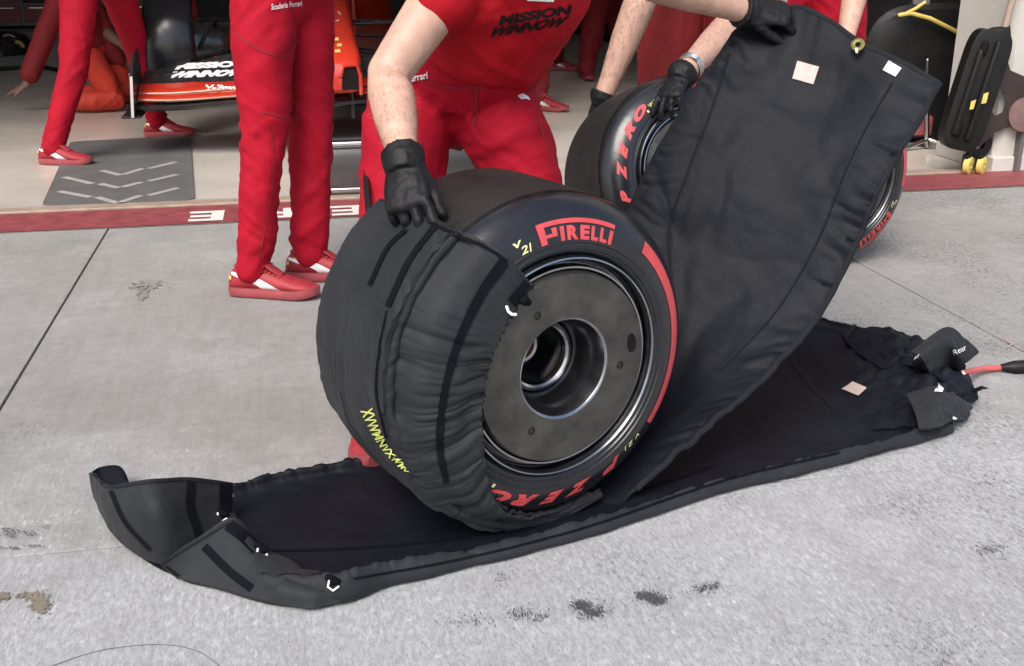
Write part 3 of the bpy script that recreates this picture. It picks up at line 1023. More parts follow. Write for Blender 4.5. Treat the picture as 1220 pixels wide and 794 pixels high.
def sdisp(u, v, p):
    g = ridge(np.stack([v * 46 + .8 * vn(np.stack([u * 3, v * 9, u * 0], 1), 4), u * 1.6, v * 0], 1), 9, 2)
    e = np.clip((v - .10) / .2, .25, 1) * np.clip((.92 - v) / .25, .12, 1)
    return e * (.001 + .0068 * u) * g + .002 * fbm(np.stack([u * 5, v * 20, u * 0], 1), 12) + .001
skirt = sheet('front_skirt', rows, 420, 40, MAT['cloth'], bk, .005, sdisp, flip=True)
hem = MB()
hem.tube([W1((side_s(rin(th)) if rin(th) > .224 else .044) + .011 + (.003 if th < 255 else .0008) * math.sin(th * 1.9), rin(th) + (.0035 * math.sin(th * 1.3) + .002 * math.sin(th * 3.7)) * (1 if th < 255 else .3), th) for th in np.linspace(114, 292, 180)], .0042, n=7)
hem.obj('elastic_hem', MAT['hem'], bk)
rows = []
for th in np.linspace(126, 262, 30):
    rows.append([W1(-.305, RB + .012, th), W1(-.325, .325, th), W1(-.345, .30, th), W1(-.348, .27, th)])
sheet('back_skirt', rows, 120, 12, MAT['cloth'], bk, .005, None)
def panel_edge(col, i0, i1, nu=90):
    co, _ = world_mesh(panel)
    n_ = len(co) // 2
    mid = (co[:n_] + co[n_:]) / 2
    return [V(mid[i * nu + col]) for i in range(i0, i1, 2)]
MB().tube(panel_edge(0, 170, 330), .0075, n=8).obj('edge_hem', MAT['hem'], panel)
MB().tube(panel_edge(89, 170, 330), .0075, n=8).obj('edge_hem', MAT['hem'], panel)
co_, _f = world_mesh(panel)
n_ = len(co_) // 2
mid_ = (co_[:n_] + co_[n_:]) / 2
MB().tube([V(p) for p in mid_[329 * 90:330 * 90:2]], .0072, n=8).obj('edge_hem', MAT['hem'], panel)
MB().tube([V(p) for p in mid_[0:90:2]], .0065, n=8).obj('edge_hem', MAT['hem'], panel)
tr = bvh(panel, skirt)
S = MAT['strap']
lay_line('strap', tr, [(485, 274), (462, 297), (441, 341)], 5, S, panel, .003)
lay_line('strap', tr, [(519, 270), (488, 312), (463, 366)], 6.5, S, panel, .003)
lay_seam('seam', tr, [(461, 372), (452, 420), (449, 470), (460, 520)], .0028, S, panel)
lay_line('strap', tr, [(600, 312), (572, 352), (545, 410), (529, 470), (524, 530), (532, 575)], [13, 12, 10, 9, 9, 7], S, skirt, .003)
lay_line('edge_binding', tr, [(506, 262), (540, 279), (580, 296), (604, 312)], 4, S, panel, .003)
lay_quad('strap', tr, [(629, 327), (640, 340), (613, 366), (604, 356)], S, skirt, 6, .004)
lay_seam('seam', tr, [(868, 66), (849, 128), (820, 204), (798, 272), (800, 330)], .0030, MAT['clothin'], panel)
lay_seam('seam', tr, [(1062, 100), (1035, 146), (1006, 206), (975, 285), (925, 370), (860, 440)], .0030, MAT['clothin'], panel)
lay_quad('white_label', tr, [(950, 73), (976, 80), (969, 101), (944, 94)], MAT['pink'], panel, 5, .003)
lay_quad('white_label', tr, [(1059, 73), (1074, 82), (1067, 92), (1052, 84)], MAT['white'], panel, 4, .003)
# yellow lettering along the outer edge
yl = [(438, 486), (447, 508), (459, 530), (473, 548), (486, 562)]
cy_ = cr(np.array(yl, float), 60)
q, f = text2d('XVWMNVXWMV', .02, .2)
wx, wy = q.max(0)
dv = np.gradient(cy_, axis=0)
dv /= np.linalg.norm(dv, axis=1, keepdims=True)
v2 = []
for x, y in q:
    k = x / wx
    i = k * 59
    c = np.array([np.interp(i, range(60), cy_[:, j]) for j in (0, 1)])
    d = np.array([np.interp(i, range(60), dv[:, j]) for j in (0, 1)])
    hgt = 15 * (1 - k) + 3 * k
    v2.append(tuple(c + np.array([d[1], -d[0]]) * (y / wy - .5) * hgt))
lay('yellow_lettering', tr, v2, f, MAT['greenyel'], panel, .004)
# toggle at the skirt corner and brass eyelet at the raised corner
tg = MB()
p = cast(tr, 607, 371, .006, True)
tg.tube([p + V((-.008, 0, .010)), p + V((-.005, -.002, .002)), p + V((.001, -.003, -.003)), p + V((.008, -.001, -.004))], .0028, n=8)
tg.obj('toggle', MAT['white'], skirt)
tg = MB()
p = cast(tr, 628, 360, .006, True)
tg.tube([p + V((-.010, .004, .004)), p + V((-.004, .002, .002)), p + V((.002, .004, -.002))], [.008, .010, .007], n=12)
tg.obj('cord_lock', MAT['strap'], skirt)
p = P(1022, 54, cast(tr, 1020, 60, .004, True).y - .012)
lathe('eyelet', [(-.004, .006), (.004, .006), (.006, .011), (.004, .0155), (-.004, .0155), (-.006, .011)], p, V((-.3, -.8, .5)).normalized(), V((.9, -.4, 0)).normalized(), V((.2, .45, .85)).normalized(), MAT['brasseye'], panel, 24, 40, closed=True)
MB().tube([p + V((-.006, -.012, -.008)), p + V((-.005, -.014, -.014))], .0035, n=8).obj('eyelet_pin', MAT['white'], panel)

# ------------------------------------------------------------------ blanket spread on the ground
gb = thing('tyre_blanket', 'black tyre warmer blanket laid open on the concrete under the wheel', 'blanket', (TC.x, TC.y, 0))
# outline in the wheel's frame, near edge and far edge from the ground points they touch
def ts(px, py):
    p = G(px, py) - V((TC.x, TC.y, 0))
    return p.dot(T1), p.dot(N1)
nearpx = [(300, 706), (398, 722), (470, 700), (560, 678), (660, 652), (760, 622), (860, 590), (950, 568), (1040, 545), (1135, 518)]
farpx = [(278, 592), (330, 578), (420, 562), (500, 545), (600, 515), (700, 478), (790, 440), (870, 408), (950, 388), (1030, 402)]
npt = cr(np.array([tuple(G(*p)) for p in nearpx]), 40)
fpt = cr(np.array([tuple(G(*p)) for p in farpx]), 40)
rows = []
for i in range(40):
    a, b = V(npt[i]), V(fpt[i])
    d = (b - a)
    Lw = d.length
    e = d / Lw
    k = i / 39
    hN = float(np.interp(k, [0, .12, .22, .34, .5, 1], [.062, .062, .046, .030, .026, .030]))
    hF = .035
    if k < .15:
        hN *= .5 + .5 * k / .15
    cs = [(0.000, .006), (-.004, hN * .45), (.006, hN * .92), (.022, hN), (.034, hN * .55), (.05, .014), (.14, .010)]
    row = [a + e * x + UP * z for x, z in cs]
    row += [a + e * (Lw * .5) + UP * .008, b - e * .10 + UP * .009, b - e * .03 + UP * .014, b - e * .015 + UP * hF, b - e * .0 + UP * (hF * .7), b + UP * .006]
    rows.append(row)

def gdisp(u, v, p):
    d = .0035 * fbm(p * np.array([6, 6, 2]), 40) + .0018 * ridge(np.stack([p[:, 0] * 8, p[:, 1] * 13, p[:, 2] * 5], 1), 44)
    rimm = np.exp(-((u - .27) / .10) ** 2) + np.exp(-((u - .87) / .08) ** 2)
    d = d + rimm * .0050 * ridge(np.stack([v * 70 + 2 * u, u * 4, v * 0], 1), 47)
    mid = np.exp(-((u - .6) / .2) ** 2)
    d = d + mid * .004 * np.maximum(0, fbm(p * np.array([3, 3, 1]), 61))
    return d
base = sheet('base_panel', rows, 260, 110, MAT['clothin'], gb, .008, gdisp, zmin=.003, umat=(.22, MAT['cloth']))
tb = bvh(base)
lay_line('edge_binding', tb, [(312, 657), (400, 655), (520, 645), (640, 622), (760, 586), (850, 556)], 3, S, base, .002)
lay_line('edge_binding', tb, [(420, 690), (560, 664), (700, 628), (860, 574), (1000, 540)], 2.5, S, base, .003)
# turned-up end
def sh(name, grid, nv, nu, mat, amp, seed, thick=.008, scale=9., zmin=.003, flip=False, parent=gb):
    return sheet(name, grid, nv, nu, mat, parent, thick, lambda u, v, p: amp * fbm(p * scale, seed) + amp * .7 * ridge(p * scale * 1.4, seed + 3), zmin=zmin, flip=flip)
Yb = [G(113, 596).y, G(140, 640).y, G(190, 674).y, G(262, 690).y]
flap = sh('end_flap', [
    [P(109, 563, Yb[0] + .02), P(128, 578, Yb[1] + .03), P(170, 573, Yb[2] + .05), P(222, 569, Yb[2] + .10), P(276, 575, Yb[2] + .17)],
    [P(111, 580, Yb[0] + .0), P(131, 608, Yb[1] + .0), P(178, 612, Yb[2] + .00), P(228, 606, Yb[2] + .06), P(276, 606, Yb[2] + .15)],
    [G(115, 596, .008), G(139, 640, .005), G(188, 673, .004), G(240, 660, .006), G(290, 640, .010)]], 60, 80, MAT['cloth'], .0022, 70, flip=True)
sh('end_flap_return', [[P(109, 563, Yb[0] + .02), P(118, 558, Yb[0] + .05), P(142, 557, Yb[0] + .07), P(152, 577, Yb[0] + .03)],
    [G(114, 592, .02), G(122, 585, .02), G(146, 585, .02), G(158, 600, .02)]], 20, 30, MAT['clothin'], .002, 74)
sh('end_floor', [[G(116, 594, .006), G(140, 638, .005), G(200, 682, .005), G(300, 706, .005)],
    [G(135, 590, .006), G(190, 620, .006), G(260, 650, .007), G(330, 690, .007)],
    [G(160, 586, .006), G(220, 596, .007), G(285, 620, .008), G(345, 670, .008)],
    [G(180, 583, .006), G(240, 586, .007), G(285, 596, .009), G(345, 640, .009)]], 40, 40, MAT['clothin'], .0004, 77, .003, 9., .0012)
fold = sh('corner_fold', [
    [P(189, 673, G(189, 674).y), P(232, 646, G(225, 690).y + .05), P(276, 618, G(250, 700).y + .10), P(300, 642, G(300, 705).y + .12), P(318, 660, G(330, 712).y + .13)],
    [G(206, 686, .006), P(238, 672, G(235, 693).y + .015), P(286, 660, G(280, 705).y + .05), P(318, 672, G(320, 716).y + .07), P(352, 676, G(350, 716).y + .08)],
    [G(226, 695, .004), G(262, 703, .005), G(305, 716, .005), G(345, 722, .006), G(388, 706, .030)]], 60, 80, MAT['cloth'], .0024, 80, flip=True)
tuck = sh('tucked_corner', [
    [P(352, 682, G(350, 720).y + .07), P(382, 686, G(385, 722).y + .06), P(404, 694, G(404, 718).y + .04)],
    [P(335, 698, G(340, 722).y + .01), P(372, 704, G(375, 726).y + .01), P(412, 704, G(408, 720).y + .01)],
    [G(322, 719, .006), G(368, 726, .006), G(402, 720, .006)]], 40, 40, MAT['cloth'], .003, 84, flip=True)
te = bvh(flap)
lay_line('strap', te, [(133, 585), (150, 622), (180, 655)], 4.5, S, flap, .003)
lay_line('strap', te, [(227, 575), (226, 605), (237, 640)], 10, S, flap, .003)
lay_line('strap', te, [(268, 576), (268, 610)], 15, S, flap, .003)
lay_line('edge_binding', te, [(112, 566), (130, 580), (170, 576), (222, 572), (274, 577)], 3, MAT['hem'], flap, .003)
tf = bvh(fold, tuck)
lay_line('strap', tf, [(244, 652), (272, 680), (300, 702)], 10, S, fold, .003)
lay_line('strap', tf, [(272, 626), (290, 640), (306, 656)], 14, S, fold, .003)
lay_line('edge_binding', tf, [(192, 673), (232, 648), (276, 621)], 3, MAT['hem'], fold, .003)
lay_line('strap', tf, [(198, 676), (214, 688)], 4, S, fold, .003)
for nm_, px, py, mat_, r in (('toggle', 314, 659, 'white', .0045), ('toggle', 266, 616, 'white', .004), ('toggle', 399, 697, 'white', .0035)):
    r_ = ray(px, py).normalized()
    hits = [t_.ray_cast(EYE, r_)[0] for t_ in (tf, te, tb)]
    hits = [h for h in hits if h is not None]
    if hits:
        p = min(hits, key=lambda h: (h - EYE).length) - r_ * .006
        MB().tube([p + V((-.010, 0, .008)), p + V((-.012, -.004, -.002)), p + V((-.003, -.005, -.009)), p + V((.006, 0, -.004))], r * .55, n=7).obj(nm_, MAT[mat_], gb)
        MB().tube([p + V((-.012, .008, .010)), p + V((-.004, .006, .004)), p + V((.004, .008, .002))], [.007, .009, .006], n=10).obj('cord_lock', MAT['strap'], gb)
# crumpled far end
def crum(name, quad, seed, amp, sc, mat='clothin', n=60, fade=2.0):
    g = [[V(p) for p in r] for r in quad]
    return sheet(name, g, n, n, MAT[mat], gb, .006, lambda u, v, p: np.clip(u * fade, 0, 1) * (amp * fbm(p * sc, seed) + amp * .9 * ridge(p * sc * 1.3, seed + 5, 3)), zmin=.003 + seed * .00004)
k1 = crum('crumpled_end', [[G(930, 420, .004), G(1000, 398, .045), G(1060, 394, .075), G(1120, 410, .04)],
     [G(960, 460, .004), G(1030, 440, .05), G(1090, 425, .085), G(1150, 438, .05)],
     [G(990, 490, .004), G(1060, 470, .035), G(1115, 455, .07), G(1165, 462, .035)],
     [G(1010, 520, .004), G(1070, 508, .02), G(1120, 490, .05), G(1160, 478, .01)]], 90, .012, 13)
k2 = crum('folded_flap', [[G(1000, 398, .04), G(1045, 388, .07), G(1085, 398, .085), G(1105, 420, .06)],
     [G(1020, 420, .05), G(1060, 415, .09), G(1100, 425, .10), G(1125, 440, .07)],
     [G(1050, 440, .055), G(1085, 436, .08), G(1120, 450, .085), G(1140, 462, .05)]], 95, .010, 15)
k3 = crum('folded_flap', [[P(1085, 420, 2.62), P(1124, 391, 2.68), P(1146, 402, 2.70), P(1166, 420, 2.72)],
     [P(1098, 428, 2.60), P(1128, 412, 2.64), P(1142, 424, 2.66), P(1150, 433, 2.68)],
     [G(1110, 450, .07), G(1130, 436, .06), G(1140, 440, .05), G(1146, 440, .05)]], 99, .003, 12, 'cloth')
k4 = crum('folded_flap', [[G(1080, 470, .075), G(1110, 462, .09), G(1130, 470, .07), G(1150, 478, .03)],
     [G(1090, 492, .065), G(1118, 484, .08), G(1140, 484, .06), G(1158, 486, .02)],
     [G(1095, 512, .045), G(1120, 508, .055), G(1140, 500, .04), G(1150, 500, .006)]], 103, .007, 16, 'cloth')
for (a, b, c_) in (((1008, 402), (1018, 388), (1024, 392)), ((1160, 466), (1170, 462), (1176, 463))):
    MB().tube([G(*a, .05), G(*b, .07), G(*c_, .06)], [.006, .005, .002], n=8).obj('cord_end', MAT['hem'], gb)
tk = bvh(base, k1, k2, k3, k4)
lay_quad('pale_label', tk, [(1016, 456), (1033, 463), (1023, 473), (1003, 465)], MAT['pink'], base, 4, .004)
lay_quad('pale_label', tk, [(1118, 457), (1124, 463), (1122, 468), (1113, 468)], MAT['white'], base, 3, .004)
lay_quad('pale_label', tk, [(1145, 443), (1155, 444), (1147, 448), (1145, 446)], MAT['white'], base, 2, .004)
lay_quad('pale_label', tk, [(1134, 496), (1139, 499), (1137, 502), (1133, 499)], MAT['white'], base, 2, .004)
lay_line('hem_edge', tk, [(1104, 431), (1093, 439), (1085, 446)], 2, MAT['hem'], base, .004)
lay_text('white_lettering', tk, 'Rear', (1137, 423), (14, -6), (-2, -6), MAT['white'], base, .0)
lay_text('white_lettering', tk, 'R', (1089, 430), (6, -4), (2, -5), MAT['white'], base, .0)

# heater lead and its plug
cb = thing('heater_cable', 'red cable with a black plug lying beside the crumpled blanket end', 'cable', G(1190, 440))
MB().tube([G(1130, 452, .05), G(1150, 444, .045), G(1168, 440, .02), G(1182, 439, .012), G(1198, 438, .012)], .0085, n=10).obj('red_lead', MAT['redcable'], cb)
MB().tube([G(1194, 438, .013), G(1200, 438, .014), G(1208, 438, .016), G(1240, 436, .016), G(1262, 434, .016)], [.010, .014, .019, .020, .018], n=14).obj('plug', MAT['blackplastic'], cb)
MB().tube([G(1262, 434, .014), G(1290, 430, .010), G(1340, 424, .008), G(1400, 424, .008)], .008, n=8).obj('black_lead', MAT['blackplastic'], cb)

# ------------------------------------------------------------------ people
def make_shoe():
    prof = [(-.088, .016, .050), (-.084, .025, .070), (-.074, .032, .088), (-.05, .037, .098), (-.015, .040, .102), (.025, .043, .100), (.06, .045, .090), (.10, .048, .075), (.14, .050, .062), (.17, .048, .055), (.195, .042, .049), (.212, .031, .043), (.222, .016, .036)]
    rings = []
    for x, wd, h in prof:
        ring = []
        bz = .022 + max(0, (x - .14)) * .12
        for k in range(20):
            t = 2 * math.pi * k / 20
            c, s_ = math.cos(t), math.sin(t)
            yy = wd * math.copysign(abs(c) ** .75, c)
            zz = bz + (h - bz) * (.5 + .5 * math.copysign(abs(s_) ** .8, s_))
            yy *= 1 - .35 * max(0, (zz - bz) / (h - bz) - .45)
            ring.append(V((x, yy + .004 * math.sin((x + .08) * 9), zz)))
        rings.append(ring)
    up = MB().loft(rings)
    # padded collar and tongue
    up.tube([V((-.062, 0, .098)), V((-.045, .026, .107)), V((-.005, .031, .108)), V((.035, .024, .108)), V((.05, 0, .110)), V((.035, -.024, .108)), V((-.005, -.031, .108)), V((-.045, -.026, .107)), V((-.062, 0, .098))], .009, n=8)
    up.tube([V((.10, 0, .074)), V((.06, 0, .100)), V((.035, 0, .122))], [.022, .024, .022], [.006, .007, .006], n=12, ref=V((0, 1, 0)))
    m = bpy.data.objects
    me = {}
    o = up.obj('shoe', MAT['shoe'], None)
    tree = bvh(o)
    so_ = []
    for dz0, dz1, gx in ((0, .028, 1.0),):
        rr = []
        for f_, z in ((.93, 0.0), (1.0, .006), (1.02, .018), (.98, .030)):
            ring = []
            for k in range(40):
                t = 2 * math.pi * k / 40
                x = .067 + .163 * math.cos(t) * (f_ * .5 + .5)
                wd = float(np.interp(x, [-.096, -.085, -.05, 0, .06, .12, .16, .19, .215, .231], [.0, .030, .041, .042, .046, .053, .054, .048, .033, .0]))
                y = math.copysign(wd, math.sin(t)) * f_ + .004 * math.sin((x + .08) * 9)
                ring.append(V((x, y, z + max(0, x - .13) ** 2 * 1.6)))
            rr.append(ring)
        MBs = MB().loft(rr)
    sole = MBs.obj('sole', MAT['sole'], o)
    # curved white side stripe on both sides
    ue = cr(np.array([(-.072, .084), (-.02, .078), (.03, .068), (.070, .051), (.108, .030)]), 24)
    le = cr(np.array([(-.072, .076), (-.03, .064), (.008, .052), (.026, .042), (.036, .030)]), 24)
    for sd_ in (-1, 1):
        vs_, fs_ = [], []
        for i in range(24):
            for k in range(4):
                p = ue[i] * (1 - k / 3) + le[i] * k / 3
                h, n, _, _ = tree.ray_cast(V((p[0], sd_ * .2, p[1])), V((0, -sd_, 0)))
                vs_.append((h + V((0, sd_ * .0018, 0))) if h is not None else V((p[0], sd_ * .05, p[1])))
        for i in range(23):
            for k in range(3):
                a = i * 4 + k
                fs_.append((a, a + 1, a + 5, a + 4))
        mobj('side_stripe', vs_, fs_, MAT['shoewhite'], o, True)
    lc = MB()
    for x in (.055, .07, .085, .10):
        h = float(np.interp(x, [.05, .11], [.105, .079]))
        lc.tube([V((x - .004, -.026, h - .013)), V((x, 0, h)), V((x + .004, .026, h - .013))], .0028, n=6)
    lc.tube([V((.052, 0, .112)), V((.05, -.025, .110)), V((.035, -.036, .098)), V((.045, -.030, .09))], .0022, n=6)
    lc.tube([V((.052, 0, .112)), V((.06, .022, .108)), V((.05, .034, .098))], .0022, n=6)
    lc.obj('lace', MAT['lace'], o)
    bg_ = MB().add([V((-.078, -.0325, .060)), V((-.068, -.0365, .060)), V((-.068, -.0365, .074)), V((-.078, -.0325, .074))], [(0, 1, 2, 3)])
    bg_.obj('badge', MAT['yellow'], o, False)
    return o

SHOE = make_shoe()
shoe_used = [False]

def put_shoe(parent, ankle, d, tilt=0.0, mat=None, roll=0.0):
    """ankle on the ground plane under the ankle joint; d = toe direction"""
    d = V((d.x, d.y, 0)).normalized()
    l = UP.cross(d)
    R = Matrix((d, l, UP)).transposed().to_4x4() @ Matrix.Rotation(tilt, 4, 'Y') @ Matrix.Rotation(roll, 4, 'X')
    first = not shoe_used[0]
    shoe_used[0] = True
    o = SHOE if first else SHOE.copy()
    kids = list(SHOE.children)
    if not first:
        COL.objects.link(o)
        for c in kids:
            k = c.copy()
            COL.objects.link(k)
            k.parent = o
    o.parent = parent
    o.matrix_parent_inverse = Matrix()
    o.matrix_local = Matrix.Translation(ankle - ORG[parent]) @ R
    return o

def hand(mb, wr, d, nrm, side, curl=(.35, .4, .45, .5), scale=1.0, spread=.06, thumb=(.75, .55, -.25), fat=1.0):
    d = d.normalized()
    nrm = (nrm - d * nrm.dot(d)).normalized()
    x = d.cross(nrm) * side
    s = scale
    mb.tube([wr - d * .02 * s, wr + d * .02 * s, wr + d * .055 * s, wr + d * .09 * s], [.030 * s, .034 * s, .041 * s, .042 * s], [.023 * s, .022 * s, .018 * s, .014 * s], n=14, ref=x)
    for i, L in enumerate((.072, .080, .074, .058)):
        b = wr + d * ((.086 - .006 * abs(i - 1)) * s) + x * ((.031 - .0205 * i) * s)
        dd = (d + x * (spread * (1.5 - i))).normalized()
        pts = [b - dd * .012 * s, b]
        c = curl[i] if isinstance(curl, (tuple, list)) else curl
        for j, fr in enumerate((.46, .30, .24)):
            dd = (Matrix.Rotation(-c * (.8, 1.1, .8)[j] * side, 3, x * side) @ dd) if False else rot_to(dd, -nrm, c * (.8, 1.1, .8)[j])
            pts.append(pts[-1] + dd * (L * fr * s))
        r = (.0098, .0102, .0098, .0088)[i] * s * fat
        mb.tube(pts, [r, r * 1.04, r, r * .95, r * .82], n=10)
    b = wr + d * .022 * s + x * .024 * s - nrm * .006 * s
    dd = (d * thumb[0] + x * thumb[1] + nrm * thumb[2]).normalized()
    p1 = b + dd * .038 * s
    d2 = (dd * .8 + d * .35).normalized()
    mb.tube([b - dd * .01 * s, b, p1, p1 + d2 * .030 * s, p1 + d2 * .054 * s], [.015 * s, .0155 * s, .0125 * s, .0112 * s, .009 * s], n=10)

def rot_to(d, target, ang):
    t = target - d * target.dot(d)
    if t.length < 1e-5:
        return d
    t.normalize()
    return (d * math.cos(ang) + t * math.sin(ang)).normalized()

def head(mb, neck, up, fwd):
    up = up.normalized()
    fwd = (fwd - up * fwd.dot(up)).normalized()
    sd_ = up.cross(fwd)
    c = neck + up * .17 + fwd * .02
    mb.tube([neck - up * .03, neck + up * .09], [.058, .055], n=14)
    mb.tube([c - up * .085 + fwd * .028, c - up * .05 + fwd * .022, c, c + up * .05 - fwd * .006, c + up * .085 - fwd * .01], [.045, .062, .075, .078, .062], [.05, .074, .092, .098, .08], n=18, ref=sd_)
    mb.tube([c + fwd * .092 + up * .015, c + fwd * .112 - up * .022, c + fwd * .098 - up * .032], [.008, .014, .012], n=8)
    mb.tube([c + fwd * .086 + up * .028 - sd_ * .04, c + fwd * .096 + up * .03, c + fwd * .086 + up * .028 + sd_ * .04], .010, n=8)
    mb.tube([c + fwd * .085 - up * .055 - sd_ * .02, c + fwd * .094 - up * .055, c + fwd * .085 - up * .055 + sd_ * .02], .008, n=8)
    for s_ in (-1, 1):
        mb.tube([c + sd_ * (s_ * .077) + up * .025, c + sd_ * (s_ * .082) - up * .005, c + sd_ * (s_ * .076) - up * .035], [.008, .012, .008], [.02, .02, .014], n=10, ref=sd_)
    return c, up, fwd, sd_

def cloth_disp(amp=.006, seed=0, knees=(), fz=1.0, centre=None):
    def f(p):
        x, y, z = p[:, 0], p[:, 1], p[:, 2] * fz
        q1 = np.stack([x * 4, y * 4, z * 8.5 + x * 7 + y * 3], 1)
        q2 = np.stack([x * 4 + 3, y * 4, z * 8.5 - x * 7 - y * 3], 1)
        q3 = np.stack([x * 9, y * 9, z * 2.6], 1)
        d = amp * (.9 * crease(q1, seed) + .9 * crease(q2, seed + 4) + .55 * crease(q3, seed + 8) + .45 * fbm(p * 5, seed + 7) - .25)
        for k, rad, st in knees:
            r = np.linalg.norm(p - np.array(k), axis=1)
            wgt = np.exp(-(r / rad) ** 2)
            q4 = np.stack([x * 6, y * 6, z * 19 + x * 13], 1)
            q5 = np.stack([x * 6 + 7, y * 6, z * 19 - x * 13 + y * 9], 1)
            d = d + wgt * amp * st * (crease(q4, seed + 3, .5) + crease(q5, seed + 5, .5) - .3)
        if centre is not None:
            v = p - np.array(centre)
            r = np.linalg.norm(v, axis=1)
            a = np.arctan2(v[:, 2], v[:, 0])
            wgt = np.exp(-((r - .10) / .13) ** 2)
            d = d + wgt * amp * .6 * (crease(np.stack([a * 4.2, r * 3, a * 0 + 3], 1), seed + 13, .45) - .2)
        return d
    return f

def person(label, J, group=None, trousers='red', shirt='redshirt', skin='skin', gloves=(), vox=.010, handspec=None, rleg=1.0, sleeve=.62, shoes=True, amp=.006, seed=1, torso=(.185, .125), base=None, waistup=.13, armr=1.0, hemup=.09, crotch=None):
    root = thing('person', label, 'person', base if base is not None else V((J['pel'].x, J['pel'].y, 0)), group)
    up = (J['chest'] - J['pel']).normalized()
    lat = (J['hipL'] - J['hipR']).normalized()
    slat = (J['shL'] - J['shR']).normalized()
    fw = lat.cross(up).normalized() * -1 if False else up.cross(lat).normalized() * -1
    # body: one continuous surface
    mb = MB()
    mb.tube([J['pel'] - up * .04, J['pel'] + up * .1, (J['pel'] + J['chest']) / 2, J['chest'] - up * .02, J['chest'] + up * .06], [.13, .13, .125, .15, .12], [.085, .085, .085, .095, .075], n=18, ref=lat)
    for s_ in 'LR':
        h, k, a = J['hip' + s_], J['knee' + s_], J['ank' + s_]
        mb.tube([h, (h + k) / 2, k, k * .62 + a * .38, a], [.075, .068, .052, .050, .034], n=14)
        f_ = J['toe' + s_]
        mb.tube([a, a + UP * -.04 + f_ * .02, a + UP * -.055 + f_ * .10], [.034, .034, .026], n=10)
        sh_, e, w_ = J['sh' + s_], J['el' + s_], J['wr' + s_]
        mb.tube([J['chest'] + up * .03, sh_], [.06, .056], n=12)
        fa = w_ - e
        mb.tube([sh_, sh_ * .5 + e * .5, e, e + fa * .22, e + fa * .5, e + fa * .8, w_], [x * armr for x in (.058, .052, .044, .047, .043, .033, .029)], n=16)
        hs = (handspec or {}).get(s_, {})
        hd = hs.get('d', (w_ - e)).normalized()
        hn = hs.get('n', slat * (1 if s_ == 'L' else -1))
        side = hs.get('side', 1 if s_ == 'L' else -1)
        if s_ not in gloves:
            hand(mb, w_, hd, hn, side, hs.get('curl', (.3, .35, .4, .45)))
        else:
            gm = MB()
            gm.tube([w_ - fa.normalized() * .016, w_ + fa.normalized() * .004, w_ + hd.normalized() * .03], [.0415 * armr, .040 * armr, .035], n=18, dome=False)
            hand(gm, w_, hd, hn, side, hs.get('curl', (.3, .35, .4, .45)), 1.06, hs.get('spread', .12), hs.get('thumb', (.75, .55, -.25)), .92)
            g_ = blob('glove', gm, .0036, MAT['glove'], root, 2, lambda p: .0010 * ridge(p * 55, 3) + .0008 * crease(p * 40, 5))
    nk = J['neck']
    nup = J.get('nup', (nk - J['chest']).normalized())
    hc = head(mb, nk, nup, J.get('face', fw))
    mb.tube([J['chest'] + up * .02, nk], [.07, .058], n=14)
    body = blob('body', mb, vox, MAT[skin], root, 5)
    hm = MB()
    c, u_, f_, sd_ = hc
    hm.tube([c + u_ * .02 - f_ * .045, c + u_ * .055 - f_ * .02, c + u_ * .088 - f_ * .008], [.072, .081, .066], [.062, .090, .086], n=18, ref=sd_)
    hm.tube([c - u_ * .04 - f_ * .06, c + u_ * .03 - f_ * .06], [.06, .07], [.035, .045], n=14, ref=sd_)
    blob('hair', hm, .012, MAT['hair'], root, 4, lambda p: .004 * fbm(p * 60, 2))
    # trousers
    mb = MB()
    mb.tube([J['pel'] + up * waistup, J['pel'] + up * .05, J['pel'], J['pel'] - UP * .035, J['pel'] - UP * .055], [.158, .168, .172, .155, .12], [.112, .12, .122, .11, .09], n=20, ref=lat)
    kn = []
    for s_ in 'LR':
        h, k, a = J['hip' + s_], J['knee' + s_], J['ank' + s_]
        hemp = a + UP * .005
        r_ = rleg
        mb.tube([h + (h - k) * .05, h * .7 + k * .3, h * .4 + k * .6, k, k * .65 + a * .35, k * .3 + a * .7, hemp], [.098 * r_, .099 * r_, .087 * r_, .075 * r_, .071 * r_, .064 * r_, .057 * r_], n=20)
        kn.append((k, .16, .9))
        kn.append((a + UP * .08, .13, 1.5))
    kn.append((J['pel'] - up * .05, .17, .9))
    trz = blob('trousers', mb, min(vox, .009), MAT[trousers], root, 6, cloth_disp(amp, seed, kn, 1.0, crotch))
    # shirt
    mb = MB()
    a, b = torso
    mb.tube([J['pel'] + up * hemup, J['pel'] + up * (hemup + .05), (J['pel'] * .42 + J['chest'] * .58), J['chest'], J['chest'] + up * .065], [a * .93, a * .95, a, a * 1.0, a * .72], [b * 1.02, b, b, b * .97, b * .65], n=22, ref=lat, dome=False)
    for s_ in 'LR':
        sh_, e = J['sh' + s_], J['el' + s_]
        mb.tube([J['chest'] + up * .02, sh_], [.085, .078], n=16)
        mb.tube([sh_, sh_ * (1 - sleeve * .6) + e * (sleeve * .6), sh_ * (1 - sleeve) + e * sleeve], [.076, .073, .072], n=16)
    mb.tube([J['chest'], nk - nup * .01], [.10, .066], n=16)
    top = blob('shirt', mb, min(vox, .010), MAT[shirt], root, 6, cloth_disp(amp * .9, seed + 20, [(J['pel'] + up * .2, .22, .9), (J['shL'], .12, .8), (J['shR'], .12, .8)], .7))
    if shoes:
        for s_ in 'LR':
            a = J['ank' + s_]
            put_shoe(root, V((a.x, a.y, a.z - .085)), J['toe' + s_], J.get('tilt' + s_, 0))
    return root, trz, top, body

